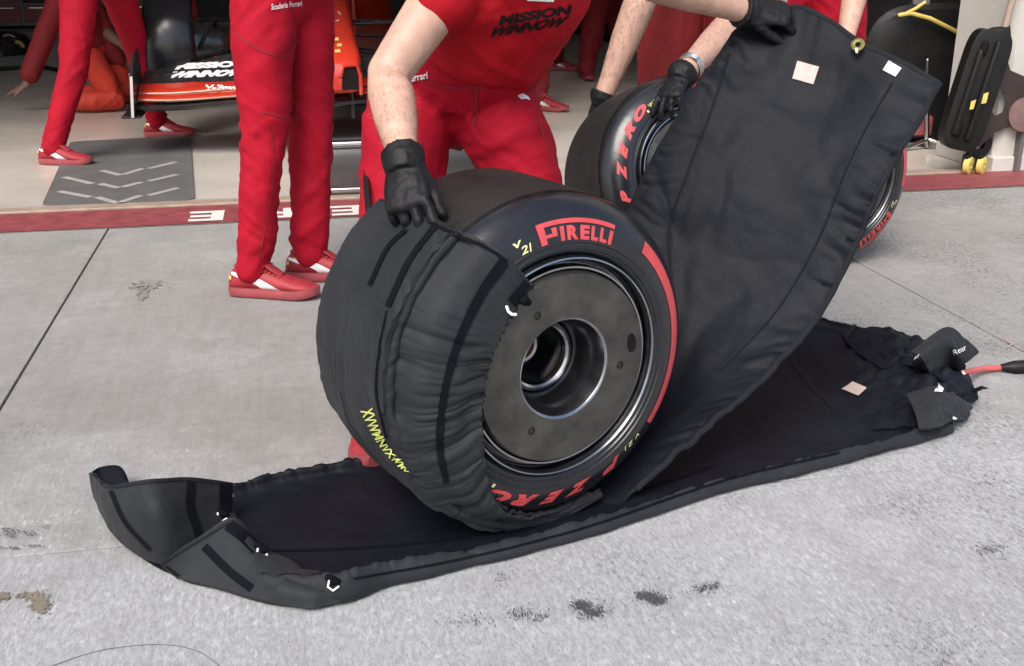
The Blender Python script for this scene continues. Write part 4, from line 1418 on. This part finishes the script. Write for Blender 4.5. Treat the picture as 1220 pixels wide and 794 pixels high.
def arm_hair(parent, body, e, w_, n, seed, mat, rad=.07, lo=.05, hi=.85):
    co, fs_ = world_mesh(body)
    ax = (w_ - e)
    L = ax.length
    axn = np.array(ax / L)
    t = (co - np.array(e)) @ axn
    d = np.linalg.norm(co - np.array(e) - t[:, None] * axn, axis=1)
    sel = np.where((t > lo * L) & (t < hi * L) & (d < rad))[0]
    if len(sel) < 10:
        return
    no = np.empty(len(co) * 3)
    body.data.vertices.foreach_get('normal', no)
    no = no.reshape(-1, 3)
    rn = random.Random(seed)
    mb = MB()
    for k in range(n):
        i = int(sel[rn.randrange(len(sel))])
        p = V(co[i]) + V((rn.uniform(-.004, .004), rn.uniform(-.004, .004), rn.uniform(-.004, .004)))
        nn_ = V(no[i])
        dd = (V(axn) * rn.uniform(.6, 1) + nn_ * .35 + V((rn.uniform(-.5, .5), rn.uniform(-.5, .5), rn.uniform(-.5, .5)))).normalized()
        ln = rn.uniform(.008, .017)
        sx = dd.cross(nn_).normalized() * .00028
        a = p - nn_ * .001
        b = p + dd * ln * .5 + nn_ * .0012
        c = p + dd * ln + nn_ * .0004
        mb.add([a - sx, a + sx, b + sx, b - sx, c], [(0, 1, 2, 3), (3, 2, 4)])
    o = mb.obj('arm_hair', mat, parent, False)
    o['kind'] = 'stuff'

# mechanic bending over the near wheel
pel = V((-.128, 2.60, .815))
J = dict(pel=pel, hipL=V((-.043, 2.57, .775)), hipR=V((-.235, 2.57, .775)),
         kneeL=V((.075, 2.47, .50)), kneeR=V((-.275, 2.38, .46)),
         ankL=V((.14, 2.72, .09)), ankR=V((-.335, 2.44, .09)), toeL=V((.35, -.9, 0)).normalized(), toeR=V((.05, -1, 0)).normalized(),
         chest=P(612, -28, 2.34), neck=P(650, -110, 2.20),
         shR=P(548, -38, 2.30), elR=P(462, 90, 2.22), wrR=P(481, 192, 2.02),
         shL=P(722, -85, 2.34), elL=P(752, -32, 2.55), wrL=P(888, 14, 2.70))
J['nup'] = V((.05, -.75, .6)).normalized()
J['face'] = V((.1, -.6, -.8)).normalized()
hs = dict(R=dict(d=(P(487, 262, 1.93) - J['wrR']), n=V((-.25, -1, .35)), side=-1, curl=(.12, .42, .62, .7), spread=.14, thumb=(.9, .35, -.35)),
          L=dict(d=(P(945, 17, 2.70) - J['wrL']), n=V((.1, -.55, .8)), side=1, curl=(.75, .85, .95, 1.0), thumb=(.8, .3, -.6)))
p1, tr1, sh1, body1 = person('mechanic in red shirt and trousers bending over the half wrapped wheel', J, vox=.007, gloves=('L', 'R'), handspec=hs, torso=(.172, .104), amp=.009, seed=3, sleeve=.24, armr=1.0, rleg=1.04, hemup=.165, waistup=.19, crotch=V((-.125, 2.52, .70)))
arm_hair(p1, body1, J['elR'], J['wrR'], 700, 5, MAT['skin2hair'])
arm_hair(p1, body1, J['elL'], J['wrL'], 350, 6, MAT['skin2hair'])
ts_ = bvh(sh1)
lay_text('black_lettering', ts_, 'MISSION', (594, 30), (84, -13), (3, -12), MAT['black'], sh1, .05, .0, .003)
lay_text('black_lettering', ts_, 'WINNOW', (584, 44), (90, -14), (5, -12), MAT['black'], sh1, .05, .35, .003)
lay_quad('white_patch', ts_, [(630, -6), (660, -6), (659, 2), (628, 0)], MAT['white'], sh1, 3, .003)
tt = bvh(tr1)
lay_text('white_lettering', tt, 'Ferrari', (486, 98), (24, -5), (0, -9), MAT['white'], tr1, .02, 0, .003)
lay('white_emblem', tt, [(616, 113), (622, 110), (628, 114), (631, 120), (625, 118), (620, 119)], [(0, 1, 5), (1, 2, 5), (2, 4, 5), (2, 3, 4)], MAT['white'], tr1, .003)
D_ = M('dark_seam', (.22, .006, .012), .8)
lay_line('fly_seam', tt, [(567, 100), (568, 120), (566, 150)], 2.5, D_, tr1, .003)
lay_line('waistband', tt, [(480, 88), (520, 100), (566, 104), (610, 92), (636, 78)], 2.5, D_, tr1, .003)
lay_line('pocket_zip', tt, [(502, 168), (500, 184)], 2.5, D_, tr1, .003)
lay_line('pocket_zip', tt, [(642, 146), (646, 162)], 2.5, D_, tr1, .003)
MB().tube([P(452, 112, 2.66), P(440, 150, 2.60), P(436, 185, 2.5), P(437, 225, 2.38), P(440, 260, 2.3)], .008, n=8).obj('belt_cable', MAT['blackplastic'], p1)

# person standing with feet on the concrete, seen from the side
fw = V((.985, -.17, 0)).normalized()
aN = G(305, 352)
aF = G(371, 333)
J = dict(pel=P(336, -22, 3.68), hipR=P(314, 4, 3.62), hipL=P(361, 2, 3.78), kneeR=P(314, 165, 3.60), kneeL=P(371, 163, 3.80),
         ankR=V((aN.x, aN.y, .088)), ankL=V((aF.x, aF.y, .088)), toeR=fw, toeL=V((.99, -.05, 0)))
c = J['pel'] + V((.02, 0, .45))
J.update(chest=c, neck=c + V((.02, 0, .13)), shR=c + V((0, -.19, .03)), shL=c + V((0, .19, .03)), elR=c + V((-.03, -.23, -.25)), elL=c + V((-.03, .23, -.25)), wrR=c + V((.15, -.16, -.40)), wrL=c + V((.15, .16, -.40)), face=V((1, 0, 0)))
p2, tr2, sh2, _ = person('person in red trousers and shoes standing sideways on the concrete outside the red line', J, vox=.009, amp=.006, seed=11, waistup=.10, rleg=.98)
tt = bvh(tr2)
lay_text('white_lettering', tt, 'Scuderia Ferrari', (323, 12), (36, -5), (0, -7), MAT['white'], tr2, .02, 0, .003)
lay_line('pocket_seam', tt, [(281, 40), (310, 60), (338, 66), (352, 50)], 2, D_, tr2, .003)
lay_line('pocket_seam', tt, [(352, 66), (350, 100), (346, 138), (312, 134)], 2, D_, tr2, .003)
lay_line('side_seam', tt, [(322, 150), (326, 200), (318, 260), (308, 310)], 1.6, D_, tr2, .003)

# person walking across the grey mat
aN = G(66, 196)
aF = G(190, 163)
J = dict(pel=P(112, -62, 6.35), hipR=P(96, -38, 6.25), hipL=P(130, -38, 6.5), kneeR=P(88, 82, 6.10), kneeL=P(166, 64, 6.75),
         ankR=V((aN.x, aN.y, .09)), ankL=V((aF.x, aF.y, .09)), toeR=V((.97, -.22, 0)), toeL=V((.99, .05, 0)))
c = J['pel'] + V((.12, 0, .45))
J.update(chest=c, neck=c + V((.04, 0, .13)), shR=c + V((0, -.19, .03)), shL=c + V((0, .19, .03)), elR=c + V((-.1, -.23, -.25)), elL=c + V((.08, .23, -.25)), wrR=c + V((.05, -.2, -.45)), wrL=c + V((.3, .2, -.36)), face=V((1, 0, 0)))
person('person in red striding across the dark grey chevron mat', J, vox=.011, amp=.006, seed=21, rleg=1.0)

# person kneeling on the garage floor, reaching down with one hand
J = dict(pel=P(112, 62, 8.55), hipR=P(106, 66, 8.45), hipL=P(126, 64, 8.7), kneeR=G(136, 121, .08), kneeL=G(150, 112, .08), ankR=G(78, 119, .10), ankL=G(92, 112, .10), toeR=V((-1, .1, 0)), toeL=V((-1, .1, 0)), tiltR=math.radians(60), tiltL=math.radians(60))
c = P(86, -5, 8.35)
J.update(chest=c, neck=c + V((-.08, -.03, .13)), shR=c + V((-.02, -.18, 0)), shL=c + V((.03, .18, .02)), wrR=P(30, 103, 8.0), elL=c + V((.12, .2, -.26)), wrL=c + V((.3, .05, -.35)), face=V((-1, -.3, -.4)))
J['elR'] = J['shR'] * .52 + J['wrR'] * .48
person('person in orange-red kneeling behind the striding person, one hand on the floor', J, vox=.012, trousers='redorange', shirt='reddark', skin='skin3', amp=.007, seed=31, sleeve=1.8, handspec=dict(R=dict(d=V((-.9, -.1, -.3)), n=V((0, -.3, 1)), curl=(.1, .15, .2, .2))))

# two people tending the wheels behind the raised blanket
J = dict(pel=V((.72, 4.34, .98)), hipL=V((.84, 4.30, .95)), hipR=V((.60, 4.30, .95)), kneeL=V((.86, 4.28, .52)), kneeR=V((.575, 4.26, .52)),
         ankL=V((.86, 4.42, .09)), ankR=V((.57, 4.38, .09)), toeL=V((.2, -1, 0)).normalized(), toeR=V((-.1, -1, 0)).normalized(),
         chest=V((.74, 4.02, 1.32)), neck=V((.74, 3.92, 1.42)), shR=V((.52, 4.02, 1.30)), shL=V((.93, 4.00, 1.30)),
         elR=P(772, -22, 3.96), wrR=P(719, 116, 3.92), elL=P(884, 18, 3.92), wrL=P(812, 90, 3.58))
J['nup'] = V((0, -.8, .6)).normalized()
J['face'] = V((-.1, -.6, -.8)).normalized()
hs = dict(R=dict(d=V((-.15, -.05, -.9)), n=V((-.3, -1, 0)), side=-1, curl=(.3, .4, .4, .5)),
          L=dict(d=(P(786, 132, 3.47) - J['wrL']), n=V((-.55, -.6, .55)), side=1, curl=(.25, .35, .45, .5), thumb=(.55, .8, -.1)))
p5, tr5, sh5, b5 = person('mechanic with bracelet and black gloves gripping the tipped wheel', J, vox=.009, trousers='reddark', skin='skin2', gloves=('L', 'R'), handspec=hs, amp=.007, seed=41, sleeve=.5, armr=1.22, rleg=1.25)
arm_hair(p5, b5, J['elL'], J['wrL'], 1500, 7, MAT['hair'])
arm_hair(p5, b5, J['elR'], J['wrR'], 1500, 8, MAT['hair'])
mb = MB()
d_ = (J['elL'] - J['wrL']).normalized()
e1 = d_.orthogonal().normalized()
e2 = d_.cross(e1)
for k in range(3):
    c = J['wrL'] + d_ * (.052 + .010 * k)
    mb.tube([c + (e1 * math.cos(t) + e2 * math.sin(t)) * .041 for t in np.linspace(0, 2 * math.pi, 25)], .0042, n=7)
mb.obj('bracelet', MAT['steel'], p5)

J = dict(pel=V((1.22, 4.72, 1.0)), hipL=V((1.34, 4.70, .97)), hipR=V((1.09, 4.70, .97)), kneeL=V((1.36, 4.66, .52)), kneeR=V((1.07, 4.66, .52)),
         ankL=V((1.36, 4.78, .09)), ankR=V((1.06, 4.76, .09)), toeL=V((.1, -1, 0)).normalized(), toeR=V((-.1, -1, 0)).normalized(),
         chest=V((1.2, 4.55, 1.42)), neck=V((1.19, 4.50, 1.55)), shR=V((1.0, 4.55, 1.42)), shL=V((1.42, 4.52, 1.42)),
         elR=V((.98, 4.40, 1.18)), wrR=V((1.0, 4.25, .92)), elL=P(1030, -60, 4.25), wrL=P(1004, 62, 4.0), face=V((0, -1, -.3)))
hs = dict(L=dict(d=V((-.15, -.1, -1)), n=V((.2, -1, 0)), side=1, curl=(.3, .4, .4, .5)))
person('person in red behind the raised blanket, bare forearm reaching down to the upright wheel', J, vox=.010, amp=.007, seed=51, sleeve=.5, armr=1.05, rleg=1.2, handspec=hs)

# people standing deep inside the garage
def stander(px, py, px2, py2, label, seed, tro, rl, face):
    a1, a2 = G(px, py), G(px2, py2)
    m = (a1 + a2) / 2
    pl_ = V((m.x, m.y, .98))
    lat = (a2 - a1).normalized()
    J = dict(pel=pl_, hipR=pl_ - lat * .1 + UP * -.03, hipL=pl_ + lat * .1 + UP * -.03, kneeR=(a1 * .6 + (pl_ - lat * .1) * .4) * 1.0, kneeL=(a2 * .6 + (pl_ + lat * .1) * .4), ankR=a1 + UP * .09, ankL=a2 + UP * .09, toeR=face, toeL=face)
    for k in ('kneeR', 'kneeL'):
        J[k].z = .52
    c = pl_ + V((0, 0, .45))
    sl_ = UP.cross(face) if True else lat
    J.update(chest=c, neck=c + UP * .13, shR=c - sl_ * .19, shL=c + sl_ * .19, elR=c - sl_ * .24 - UP * .28, elL=c + sl_ * .24 - UP * .28, wrR=c - sl_ * .22 - UP * .5 + face * .1, wrL=c + sl_ * .22 - UP * .5 + face * .1, face=face)
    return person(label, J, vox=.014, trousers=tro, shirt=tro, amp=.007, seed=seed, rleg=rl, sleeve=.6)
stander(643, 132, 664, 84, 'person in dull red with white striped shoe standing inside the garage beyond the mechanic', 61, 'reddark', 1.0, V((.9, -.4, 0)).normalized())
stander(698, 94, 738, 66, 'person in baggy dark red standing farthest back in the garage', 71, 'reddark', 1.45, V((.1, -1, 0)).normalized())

# ------------------------------------------------------------------ racing car on stands inside the garage
car = thing('racing_car', 'orange-red racing car with black front wing parked nose out in the garage', 'racing car', GF(-1.0, 2.2, 0))
NT = P(399, 112, 6.18)                  # lower lip of the nose tip
ca, cb_ = (NT - GO).dot(GU), (NT - GO).dot(GN)

def CF(a, b, z):
    """car frame: a across (negative = towards the wing tip in view), b back into the garage from the nose tip, z up"""
    return GF(ca + a, cb_ + b, z)
ZW = NT.z - .065

def wing_element(name, mat, parent, b0, z0, chord, pitch, th, a0, a1, rise, sweep, n=26):
    rings = []
    for i in range(n + 1):
        k = i / n
        a = a0 + (a1 - a0) * k
        t = abs(a) / 1.1
        zz = z0 + rise * (t ** 2) + .018 * math.sin(t * 5.2)
        bb = b0 + sweep * t
        ch = chord * (1 - .18 * t)
        ring = []
        for q in range(16):
            w_ = 2 * math.pi * q / 16
            x, y = .5 + .5 * math.cos(w_), th * math.sin(w_) * (.6 + .5 * math.cos(w_ + 2.6))
            ring.append(CF(a, bb + x * ch * math.cos(pitch) - y * math.sin(pitch), zz + x * ch * math.sin(pitch) + y * math.cos(pitch)))
        rings.append(ring)
    return MB().loft(rings).obj(name, mat, parent)
fwg = wing_element('front_wing', MAT['carbon'], car, .00, ZW + .0, .24, .06, .020, -1.10, 1.10, .0, .20, 44)
e1_ = wing_element('lower_flap', MAT['carred'], fwg, .12, ZW + .030, .17, .24, .016, -1.09, -.12, .012, .17)
e2_ = wing_element('lower_flap', MAT['carred'], fwg, .22, ZW + .066, .15, .34, .014, -1.09, -.14, .0, .15)
e3_ = wing_element('upper_flap', MAT['carbon'], fwg, .31, ZW + .105, .24, .42, .012, -1.09, -.16, -.05, .12)
e4_ = wing_element('upper_flap', MAT['carbon'], fwg, .52, ZW + .195, .12, .60, .010, -1.09, -.20, -.10, .08)
for m_ in (MAT['carred'],):
    for z_, b_ in ((.029, .12), (.066, .222)):
        wing_element('flap_edge', MAT['tan'], fwg, b_ - .008, ZW + z_ - .003, .014, .2, .006, -1.09, -.13, .012 if z_ < .05 else 0, .17 if z_ < .05 else .15)
for a0, a1 in ((.12, 1.09),):
    wing_element('lower_flap', MAT['carred'], fwg, .12, ZW + .030, .17, .24, .016, a0, a1, .012, .17)
    wing_element('lower_flap', MAT['carred'], fwg, .22, ZW + .066, .15, .34, .014, a0, a1, .0, .15)
    wing_element('upper_flap', MAT['carbon'], fwg, .31, ZW + .105, .24, .42, .012, a0, a1, -.05, .12)
for s_ in (-1, 1):
    pl_ = [(.10, -.05), (.22, .16), (.40, .27), (.62, .28), (.66, .05), (.60, -.06)]
    mbp = MB()
    mbp.loft([[CF(s_ * 1.095, b, ZW + z) for b, z in pl_], [CF(s_ * 1.110, b, ZW + z) for b, z in pl_]])
    ep = mbp.obj('endplate', MAT['carbon'], fwg, False)
    MB().box(CF(s_ * 1.115, .40, ZW - .055), (.11, .52, .012), GAX, .004).obj('footplate', MAT['carbon'], fwg, False)
    MB().tube([CF(s_ * 1.112, .24, ZW + .17), CF(s_ * 1.112, .28, ZW + .06), CF(s_ * 1.112, .34, ZW - .03)], .006, n=6).obj('endplate_vane', MAT['cabinet'], fwg)
tw = bvh(fwg, e1_, e2_, e3_, e4_)
lay_text('white_lettering', tw, 'MISSION', (208, 84), (88, -4), (2, -7.5), MAT['white'], fwg, .07, .0, .004)
lay_text('white_lettering', tw, 'WINNOW', (203, 94), (93, -3), (4, -8), MAT['white'], fwg, .08, .35, .004)
lay_text('white_lettering', tw, 'V-Power', (245, 108), (52, 0), (0, -6), MAT['white'], fwg, .05, .2, .004)
# nose with the two openings at its tip
rings = []
for b, wd, z0, z1 in ((.0, .10, .02, .10), (.02, .150, .0, .16), (.10, .162, .0, .22), (.30, .165, .015, .28), (.7, .17, .04, .36), (1.2, .19, .07, .45), (1.8, .23, .06, .52), (2.4, .27, .0, .58)):
    ring = []
    for q in range(28):
        t = 2 * math.pi * q / 28
        cx_, sy_ = math.cos(t), math.sin(t)
        ring.append(CF(wd * math.copysign(abs(cx_) ** .45, cx_), b, NT.z + (z0 + z1) / 2 + (z1 - z0) / 2 * math.copysign(abs(sy_) ** .45, sy_)))
    rings.append(ring)
nose = MB().loft(rings).obj('nose', MAT['carred'], car)
for s_ in (-1, 1):
    oc = [(.040, .02), (.135, .02), (.140, .10), (.125, .15), (.06, .15), (.045, .11)]
    MB().loft([[CF(s_ * a, -.006 - .0 * z, NT.z + z) for a, z in oc], [CF(s_ * (a * .92 + .006), .05, NT.z + z * .9 + .005) for a, z in oc]][::1]).obj('nose_opening', MAT['black'], nose, False)
    MB().tube([CF(s_ * .038, -.006, NT.z + .10), CF(s_ * .055, -.010, NT.z + .152), CF(s_ * .128, -.010, NT.z + .156), CF(s_ * .146, -.006, NT.z + .10), CF(s_ * .146, -.004, NT.z + .0)], .012, n=8).obj('opening_lip', MAT['carred'], nose)
    MB().box(CF(s_ * .10, .16, NT.z - .07), (.014, .22, .16), GAX, .004).obj('wing_pylon', MAT['carbon'], nose, False)
tn = bvh(nose)
for px, py, w_ in ((402, 62, 6), (404, 55, 5), (401, 48, 4)):
    lay_quad('yellow_print', tn, [(px - w_ / 2, py - 2), (px + w_ / 2, py - 2.5), (px + w_ / 2 + 1, py + 1), (px - w_ / 2, py + 1.5)], MAT['yellow'], nose, 2, .004)
lay_line('pale_emblem', tn, [(398, 20), (403, 14), (406, 22), (400, 27), (398, 20)], 1.6, MAT['pink'], nose, .004)
# chassis behind the nose, suspension and front wheels
ZC = NT.z
mbc = MB()
rings = []
for b, wd, z0, z1 in ((2.3, .28, -.05, .60), (3.0, .42, -.2, .66), (3.6, .68, -.28, .62), (4.4, .72, -.28, .70), (5.2, .5, -.26, .74)):
    rings.append([CF(wd * math.copysign(abs(math.cos(2 * math.pi * q / 24)) ** .6, math.cos(2 * math.pi * q / 24)), b, ZC + (z0 + z1) / 2 + (z1 - z0) / 2 * math.copysign(abs(math.sin(2 * math.pi * q / 24)) ** .6, math.sin(2 * math.pi * q / 24))) for q in range(24)])
mbc.loft(rings).obj('chassis', MAT['carred'], car)
WZ = NT.z + .19
for s_ in (-1, 1):
    wc = CF(s_ * .935, 1.05, WZ)
    wt = lathe('front_wheel', [(-.150, .27), (-.140, .31), (-.115, .330), (.115, .330), (.140, .31), (.150, .27), (.145, .20), (.10, .18), (-.10, .18), (-.145, .20)], wc, GU, GN, UP, MAT['sidewall'], car, 72, 50, closed=True)
    lathe('wheel_disc', [(-.08, .185), (-.085, .06), (-.12, .05), (-.12, .0)], wc, GU, GN, UP, MAT['rim'], wt, 48)
    MB().tube([wc - GU * (s_ * .10), wc - GU * (s_ * .16), wc - GU * (s_ * .235)], [.16, .155, .12], n=24).obj('brake_duct', MAT['carbon'], wt)
    MB().tube([wc - GU * (s_ * .17) - GN * .16, wc - GU * (s_ * .22) - GN * .18 + UP * .1, wc - GU * (s_ * .27) - GN * .08 + UP * .17, wc - GU * (s_ * .25) + GN * .1 + UP * .05], .012, n=8).obj('duct_hose', MAT['rimdark'], wt)
    for dz, db in ((.13, -.02), (.12, .22), (-.10, -.05), (-.12, .2), (.02, .05)):
        MB().tube([wc - GU * (s_ * .18) + UP * dz, CF(s_ * .16, 1.05 + db * 2, ZC + .22 + dz * .7)], .022, .010, n=10, ref=GN).obj('suspension_arm', MAT['carbon'], car)
    mbv = MB()
    for k in range(3):
        mbv.add([CF(s_ * .42, .62 + k * .03, ZC - .0 + k * .045), CF(s_ * .68, .66 + k * .03, ZC + .02 + k * .045), CF(s_ * .68, .74 + k * .03, ZC + .055 + k * .045), CF(s_ * .42, .70 + k * .03, ZC + .035 + k * .045)], [(0, 1, 2, 3)])
        mbv.add([CF(s_ * .42, .62 + k * .03, ZC - .012 + k * .045), CF(s_ * .68, .66 + k * .03, ZC + .008 + k * .045), CF(s_ * .68, .66 + k * .03, ZC + .02 + k * .045), CF(s_ * .42, .62 + k * .03, ZC + k * .045)], [(0, 1, 2, 3)])
    mbv.obj('turning_vane', MAT['carred'], car, False)
    MB().box(CF(s_ * .30, 2.6, (ZC - .25) / 2), (.10, .10, ZC - .2), GAX, .01).obj('car_stand', MAT['cabinet'], car, False)
MB().box(CF(0, 3.2, ZC - .26), (1.2, 3.2, .05), GAX, .01).obj('floor_tray', MAT['carbon'], car, False)

# ------------------------------------------------------------------ lift jack standing at the pillar
jb = G(1156, 207)
jk = thing('lift_jack', 'black lift jack with yellow castors leaning on the cream pillar', 'jack', jb)
JY = jb.y
ax_ = (P(1184, 42, JY) - P(1142, 170, JY)).normalized()
sd2 = V((ax_.z, 0, -ax_.x)).normalized()
nn = ax_.cross(sd2)
cc = P(1161, 108, JY)
L_ = (P(1185, 36, JY) - P(1139, 178, JY)).length

def jl(x, y, z):
    return cc + sd2 * x + nn * y + ax_ * z
rings = []
hl, hw = L_ / 2, .105
for y, ins in ((-.05, .02), (-.042, 0), (.042, 0), (.05, .02)):
    ring = []
    for k in range(32):
        t = 2 * math.pi * k / 32
        cx_, sy_ = math.cos(t), math.sin(t)
        ring.append(jl((hw - ins) * math.copysign(abs(cx_) ** .5, cx_), y, (hl - ins) * math.copysign(abs(sy_) ** .32, sy_)))
    rings.append(ring)
MB().loft(rings).obj('body', MAT['blackplastic'], jk)
MB().tube([jl(-.055, -.056, -hl * .72), jl(-.055, -.056, hl * .62)], [.018, .018], n=8).obj('rib', MAT['blackplastic'], jk)
MB().tube([jl(.02, -.056, -hl * .78), jl(.02, -.056, hl * .8)], [.016, .016], n=8).obj('rib', MAT['blackplastic'], jk)
for z, x in ((hl * .68, -.045), (-hl * .66, -.045)):
    MB().tube([jl(x, -.055, z - .02), jl(x, -.055, z + .02)], .02, n=12).obj('recess', MAT['black'], jk)
def seg(p, q, r0, r1, flat, nm='arm'):
    MB().tube([p, (p + q) / 2, q], [r0, (r0 + r1) / 2, r1], [flat] * 3, n=14, ref=nn).obj(nm, MAT['brown'], jk)
mbx = MB()
prof = [(1188, 60), (1196, 58), (1204, 84), (1222, 92), (1260, 88), (1260, 160), (1222, 156), (1206, 150), (1186, 158), (1166, 176), (1162, 168), (1176, 140), (1180, 132), (1186, 138), (1194, 134), (1198, 122), (1196, 108), (1188, 106), (1182, 116)]
mbx.loft([[P(x, y, JY + .01) for x, y in prof][::-1], [P(x, y, JY + .07) for x, y in prof][::-1]])
mbx.obj('side_frame', MAT['brown'], jk, False)
lathe('frame_disc', [(-.01, .09), (.006, .088), (.01, .06), (.01, .0)], P(1222, 137, JY), V((0, -1, 0)), V((1, 0, 0)), UP, MAT['jackdisc'], jk, 32)
for q_ in ([(1172, 112), (1178, 110), (1175, 123), (1169, 124)], [(1157, 121), (1163, 119), (1160, 130), (1155, 131)]):
    mobj('yellow_sticker', [P(x, y, JY - .075) for x, y in q_], [(0, 1, 2, 3)], MAT['yellow'], jk, False)
MB().tube([P(1195, 44, JY), P(1200, 22, JY + .0), P(1209, -10, JY), P(1222, -60, JY)], .018, n=10).obj('handle_rod', MAT['sill'], jk)
MB().tube([P(1182, 40, JY), P(1198, 38, JY), P(1200, 50, JY)], [.03, .035, .02], n=10).obj('handle_socket', MAT['blackplastic'], jk)
MB().tube([P(1154, 178, JY), P(1156, 196, JY)], .016, n=8).obj('castor_stem', MAT['rimdark'], jk)
for dx in (-.035, .035):
    c = jb + V((dx + .01, -.02, .047))
    cw_ = lathe('castor', [(-.016, .012), (-.016, .040), (-.012, .046), (.012, .046), (.016, .040), (.016, .012)], c, V((.75, -.66, 0)).normalized(), V((.66, .75, 0)).normalized(), UP, MAT['yellow'], jk, 24, 40, closed=True)
    MB().box(c + V((-.012, .004, .02)), (.03, .05, .075), None, .006).obj('castor_fork', MAT['blackplastic'], jk)
c = P(1166, 172, JY + .06)
lathe('rear_castor', [(-.012, .03), (-.012, .075), (.012, .075), (.012, .03)], c, V((.3, -.95, 0)).normalized(), V((.95, .3, 0)).normalized(), UP, MAT['rimdark'], jk, 24, 40, closed=True)

# ------------------------------------------------------------------ dark equipment further in
eq = thing('equipment_case', 'big rounded black equipment trunk with a yellow hose in the dark by the pillar', 'case', GF(2.2, 1.9, 0))
p0 = P(1078, 150, 7.0)
rings = []
for b_, k in ((-.45, .92), (-.42, 1.0), (.45, 1.0), (.48, .92)):
    rings.append([V((p0.x, 7.1 + b_, .42)) + V((.42 * k * math.copysign(abs(math.cos(2 * math.pi * q / 32)) ** .6, math.cos(2 * math.pi * q / 32)), 0, .40 * k * math.copysign(abs(math.sin(2 * math.pi * q / 32)) ** .7, math.sin(2 * math.pi * q / 32)))) for q in range(32)])
MB().loft(rings).obj('trunk', MAT['blackplastic'], eq)
MB().tube([P(1072, 18, 6.6), P(1085, 16, 6.6), P(1108, 22, 6.6), P(1140, 38, 6.62)], .012, n=8).obj('yellow_hose', MAT['yellow'], eq)
MB().tube([P(1078, 17, 6.6), P(1090, 11, 6.6), P(1102, 3, 6.6)], .010, n=8).obj('yellow_hose', MAT['yellow'], eq)
MB().box(P(1098, -2, 6.7), (.10, .05, .14), None, .01).obj('hose_reel', MAT['cabinet'], eq)
st = thing('tool_stand', 'thin black metal stand with red clamp beside the dark trunk', 'stand', G(1104, 178))
sb_ = G(1104, 178)
MB().tube([sb_ + UP * .02, P(1104, 120, sb_.y), P(1105, 72, sb_.y)], .014, n=8).obj('post', MAT['rim'], st)
for d_ in (V((.16, -.05, 0)), V((-.15, -.06, 0)), V((.0, .16, 0))):
    MB().tube([sb_ + UP * .06, sb_ + d_ + UP * .012], .012, n=8).obj('foot', MAT['steel'], st)
MB().box(P(1096, 150, sb_.y + .05), (.14, .06, .12), None, .012).obj('clamp', MAT['redpaint'], st)

cab = thing('tool_cabinet', 'dark tool cabinet with red drawers along the far garage wall', 'cabinet', GF(-3.3, 13.2, 0))
MB().box(GF(-4.4, 13.4, .5), (3.0, .7, .92), GAX, .015).obj('carcass', MAT['cabinet'], cab, False)
for i in range(5):
    for j in range(3):
        dr = MB().box(GF(-5.6 + i * .6, 13.035, .22 + j * .27), (.56, .03, .24), GAX, .006).obj('drawer', MAT['redpaint'] if (i + j) % 3 else MAT['blackplastic'], cab, False)
        MB().box(GF(-5.6 + i * .6, 13.01, .30 + j * .27), (.4, .02, .02), GAX, .004).obj('handle', MAT['steel'], dr, False)
MB().box(GF(-4.4, 13.4, .985), (3.1, .76, .04), GAX, .008).obj('worktop', MAT['beige'], cab, False)
cab2 = thing('tool_cabinet', 'black flight case against the far garage wall behind the standing people', 'cabinet', GF(1.0, 12.6, 0))
MB().box(GF(.6, 12.9, .62), (2.2, .7, 1.2), GAX, .02).obj('carcass', MAT['blackplastic'], cab2, False)
for a in (-.15, .9, 1.95):
    MB().box(GF(a - .3, 12.54, .62), (.05, .02, 1.2), GAX, .004).obj('edge_strip', MAT['alum'], cab2, False)
for z in (.3, .8):
    MB().box(GF(.1, 12.53, z), (.3, .02, .1), GAX, .006).obj('latch_plate', MAT['alum'], cab2, False)

hp = thing('moulded_cover', 'low glossy black moulded cover with yellow marks on the garage floor', 'cover', G(8, 66))
cv_ = G(2, 64)
rings = []
for k in range(9):
    t = math.pi / 2 * k / 8
    rings.append([cv_ + V(((.36 * math.cos(t) ** .7 if k < 8 else .005) * math.cos(2 * math.pi * q / 28), .5 * (math.cos(t) ** .7 if k < 8 else .01) * math.sin(2 * math.pi * q / 28), .25 * math.sin(t))) for q in range(28)])
hc_ = MB().loft(rings).obj('shell', MAT['carbon'], hp)
th_ = bvh(hc_)
lay_line('yellow_mark', th_, [(18, 50), (24, 52), (28, 57)], 4, MAT['yellow'], hc_, .006, 2)
lay_line('pale_mark', th_, [(4, 44), (10, 42), (17, 45)], 2.5, MAT['pink'], hc_, .006, 2)
hz = MB().tube([G(-120, 92, .02), G(-20, 84, .02), G(20, 81, .02), G(52, 80, .02), G(80, 86, .02)], .022, n=8).obj('air_hose', MAT['blackplastic'])
tag(hz, 'straight black air hose lying on the pale garage floor', 'hose')
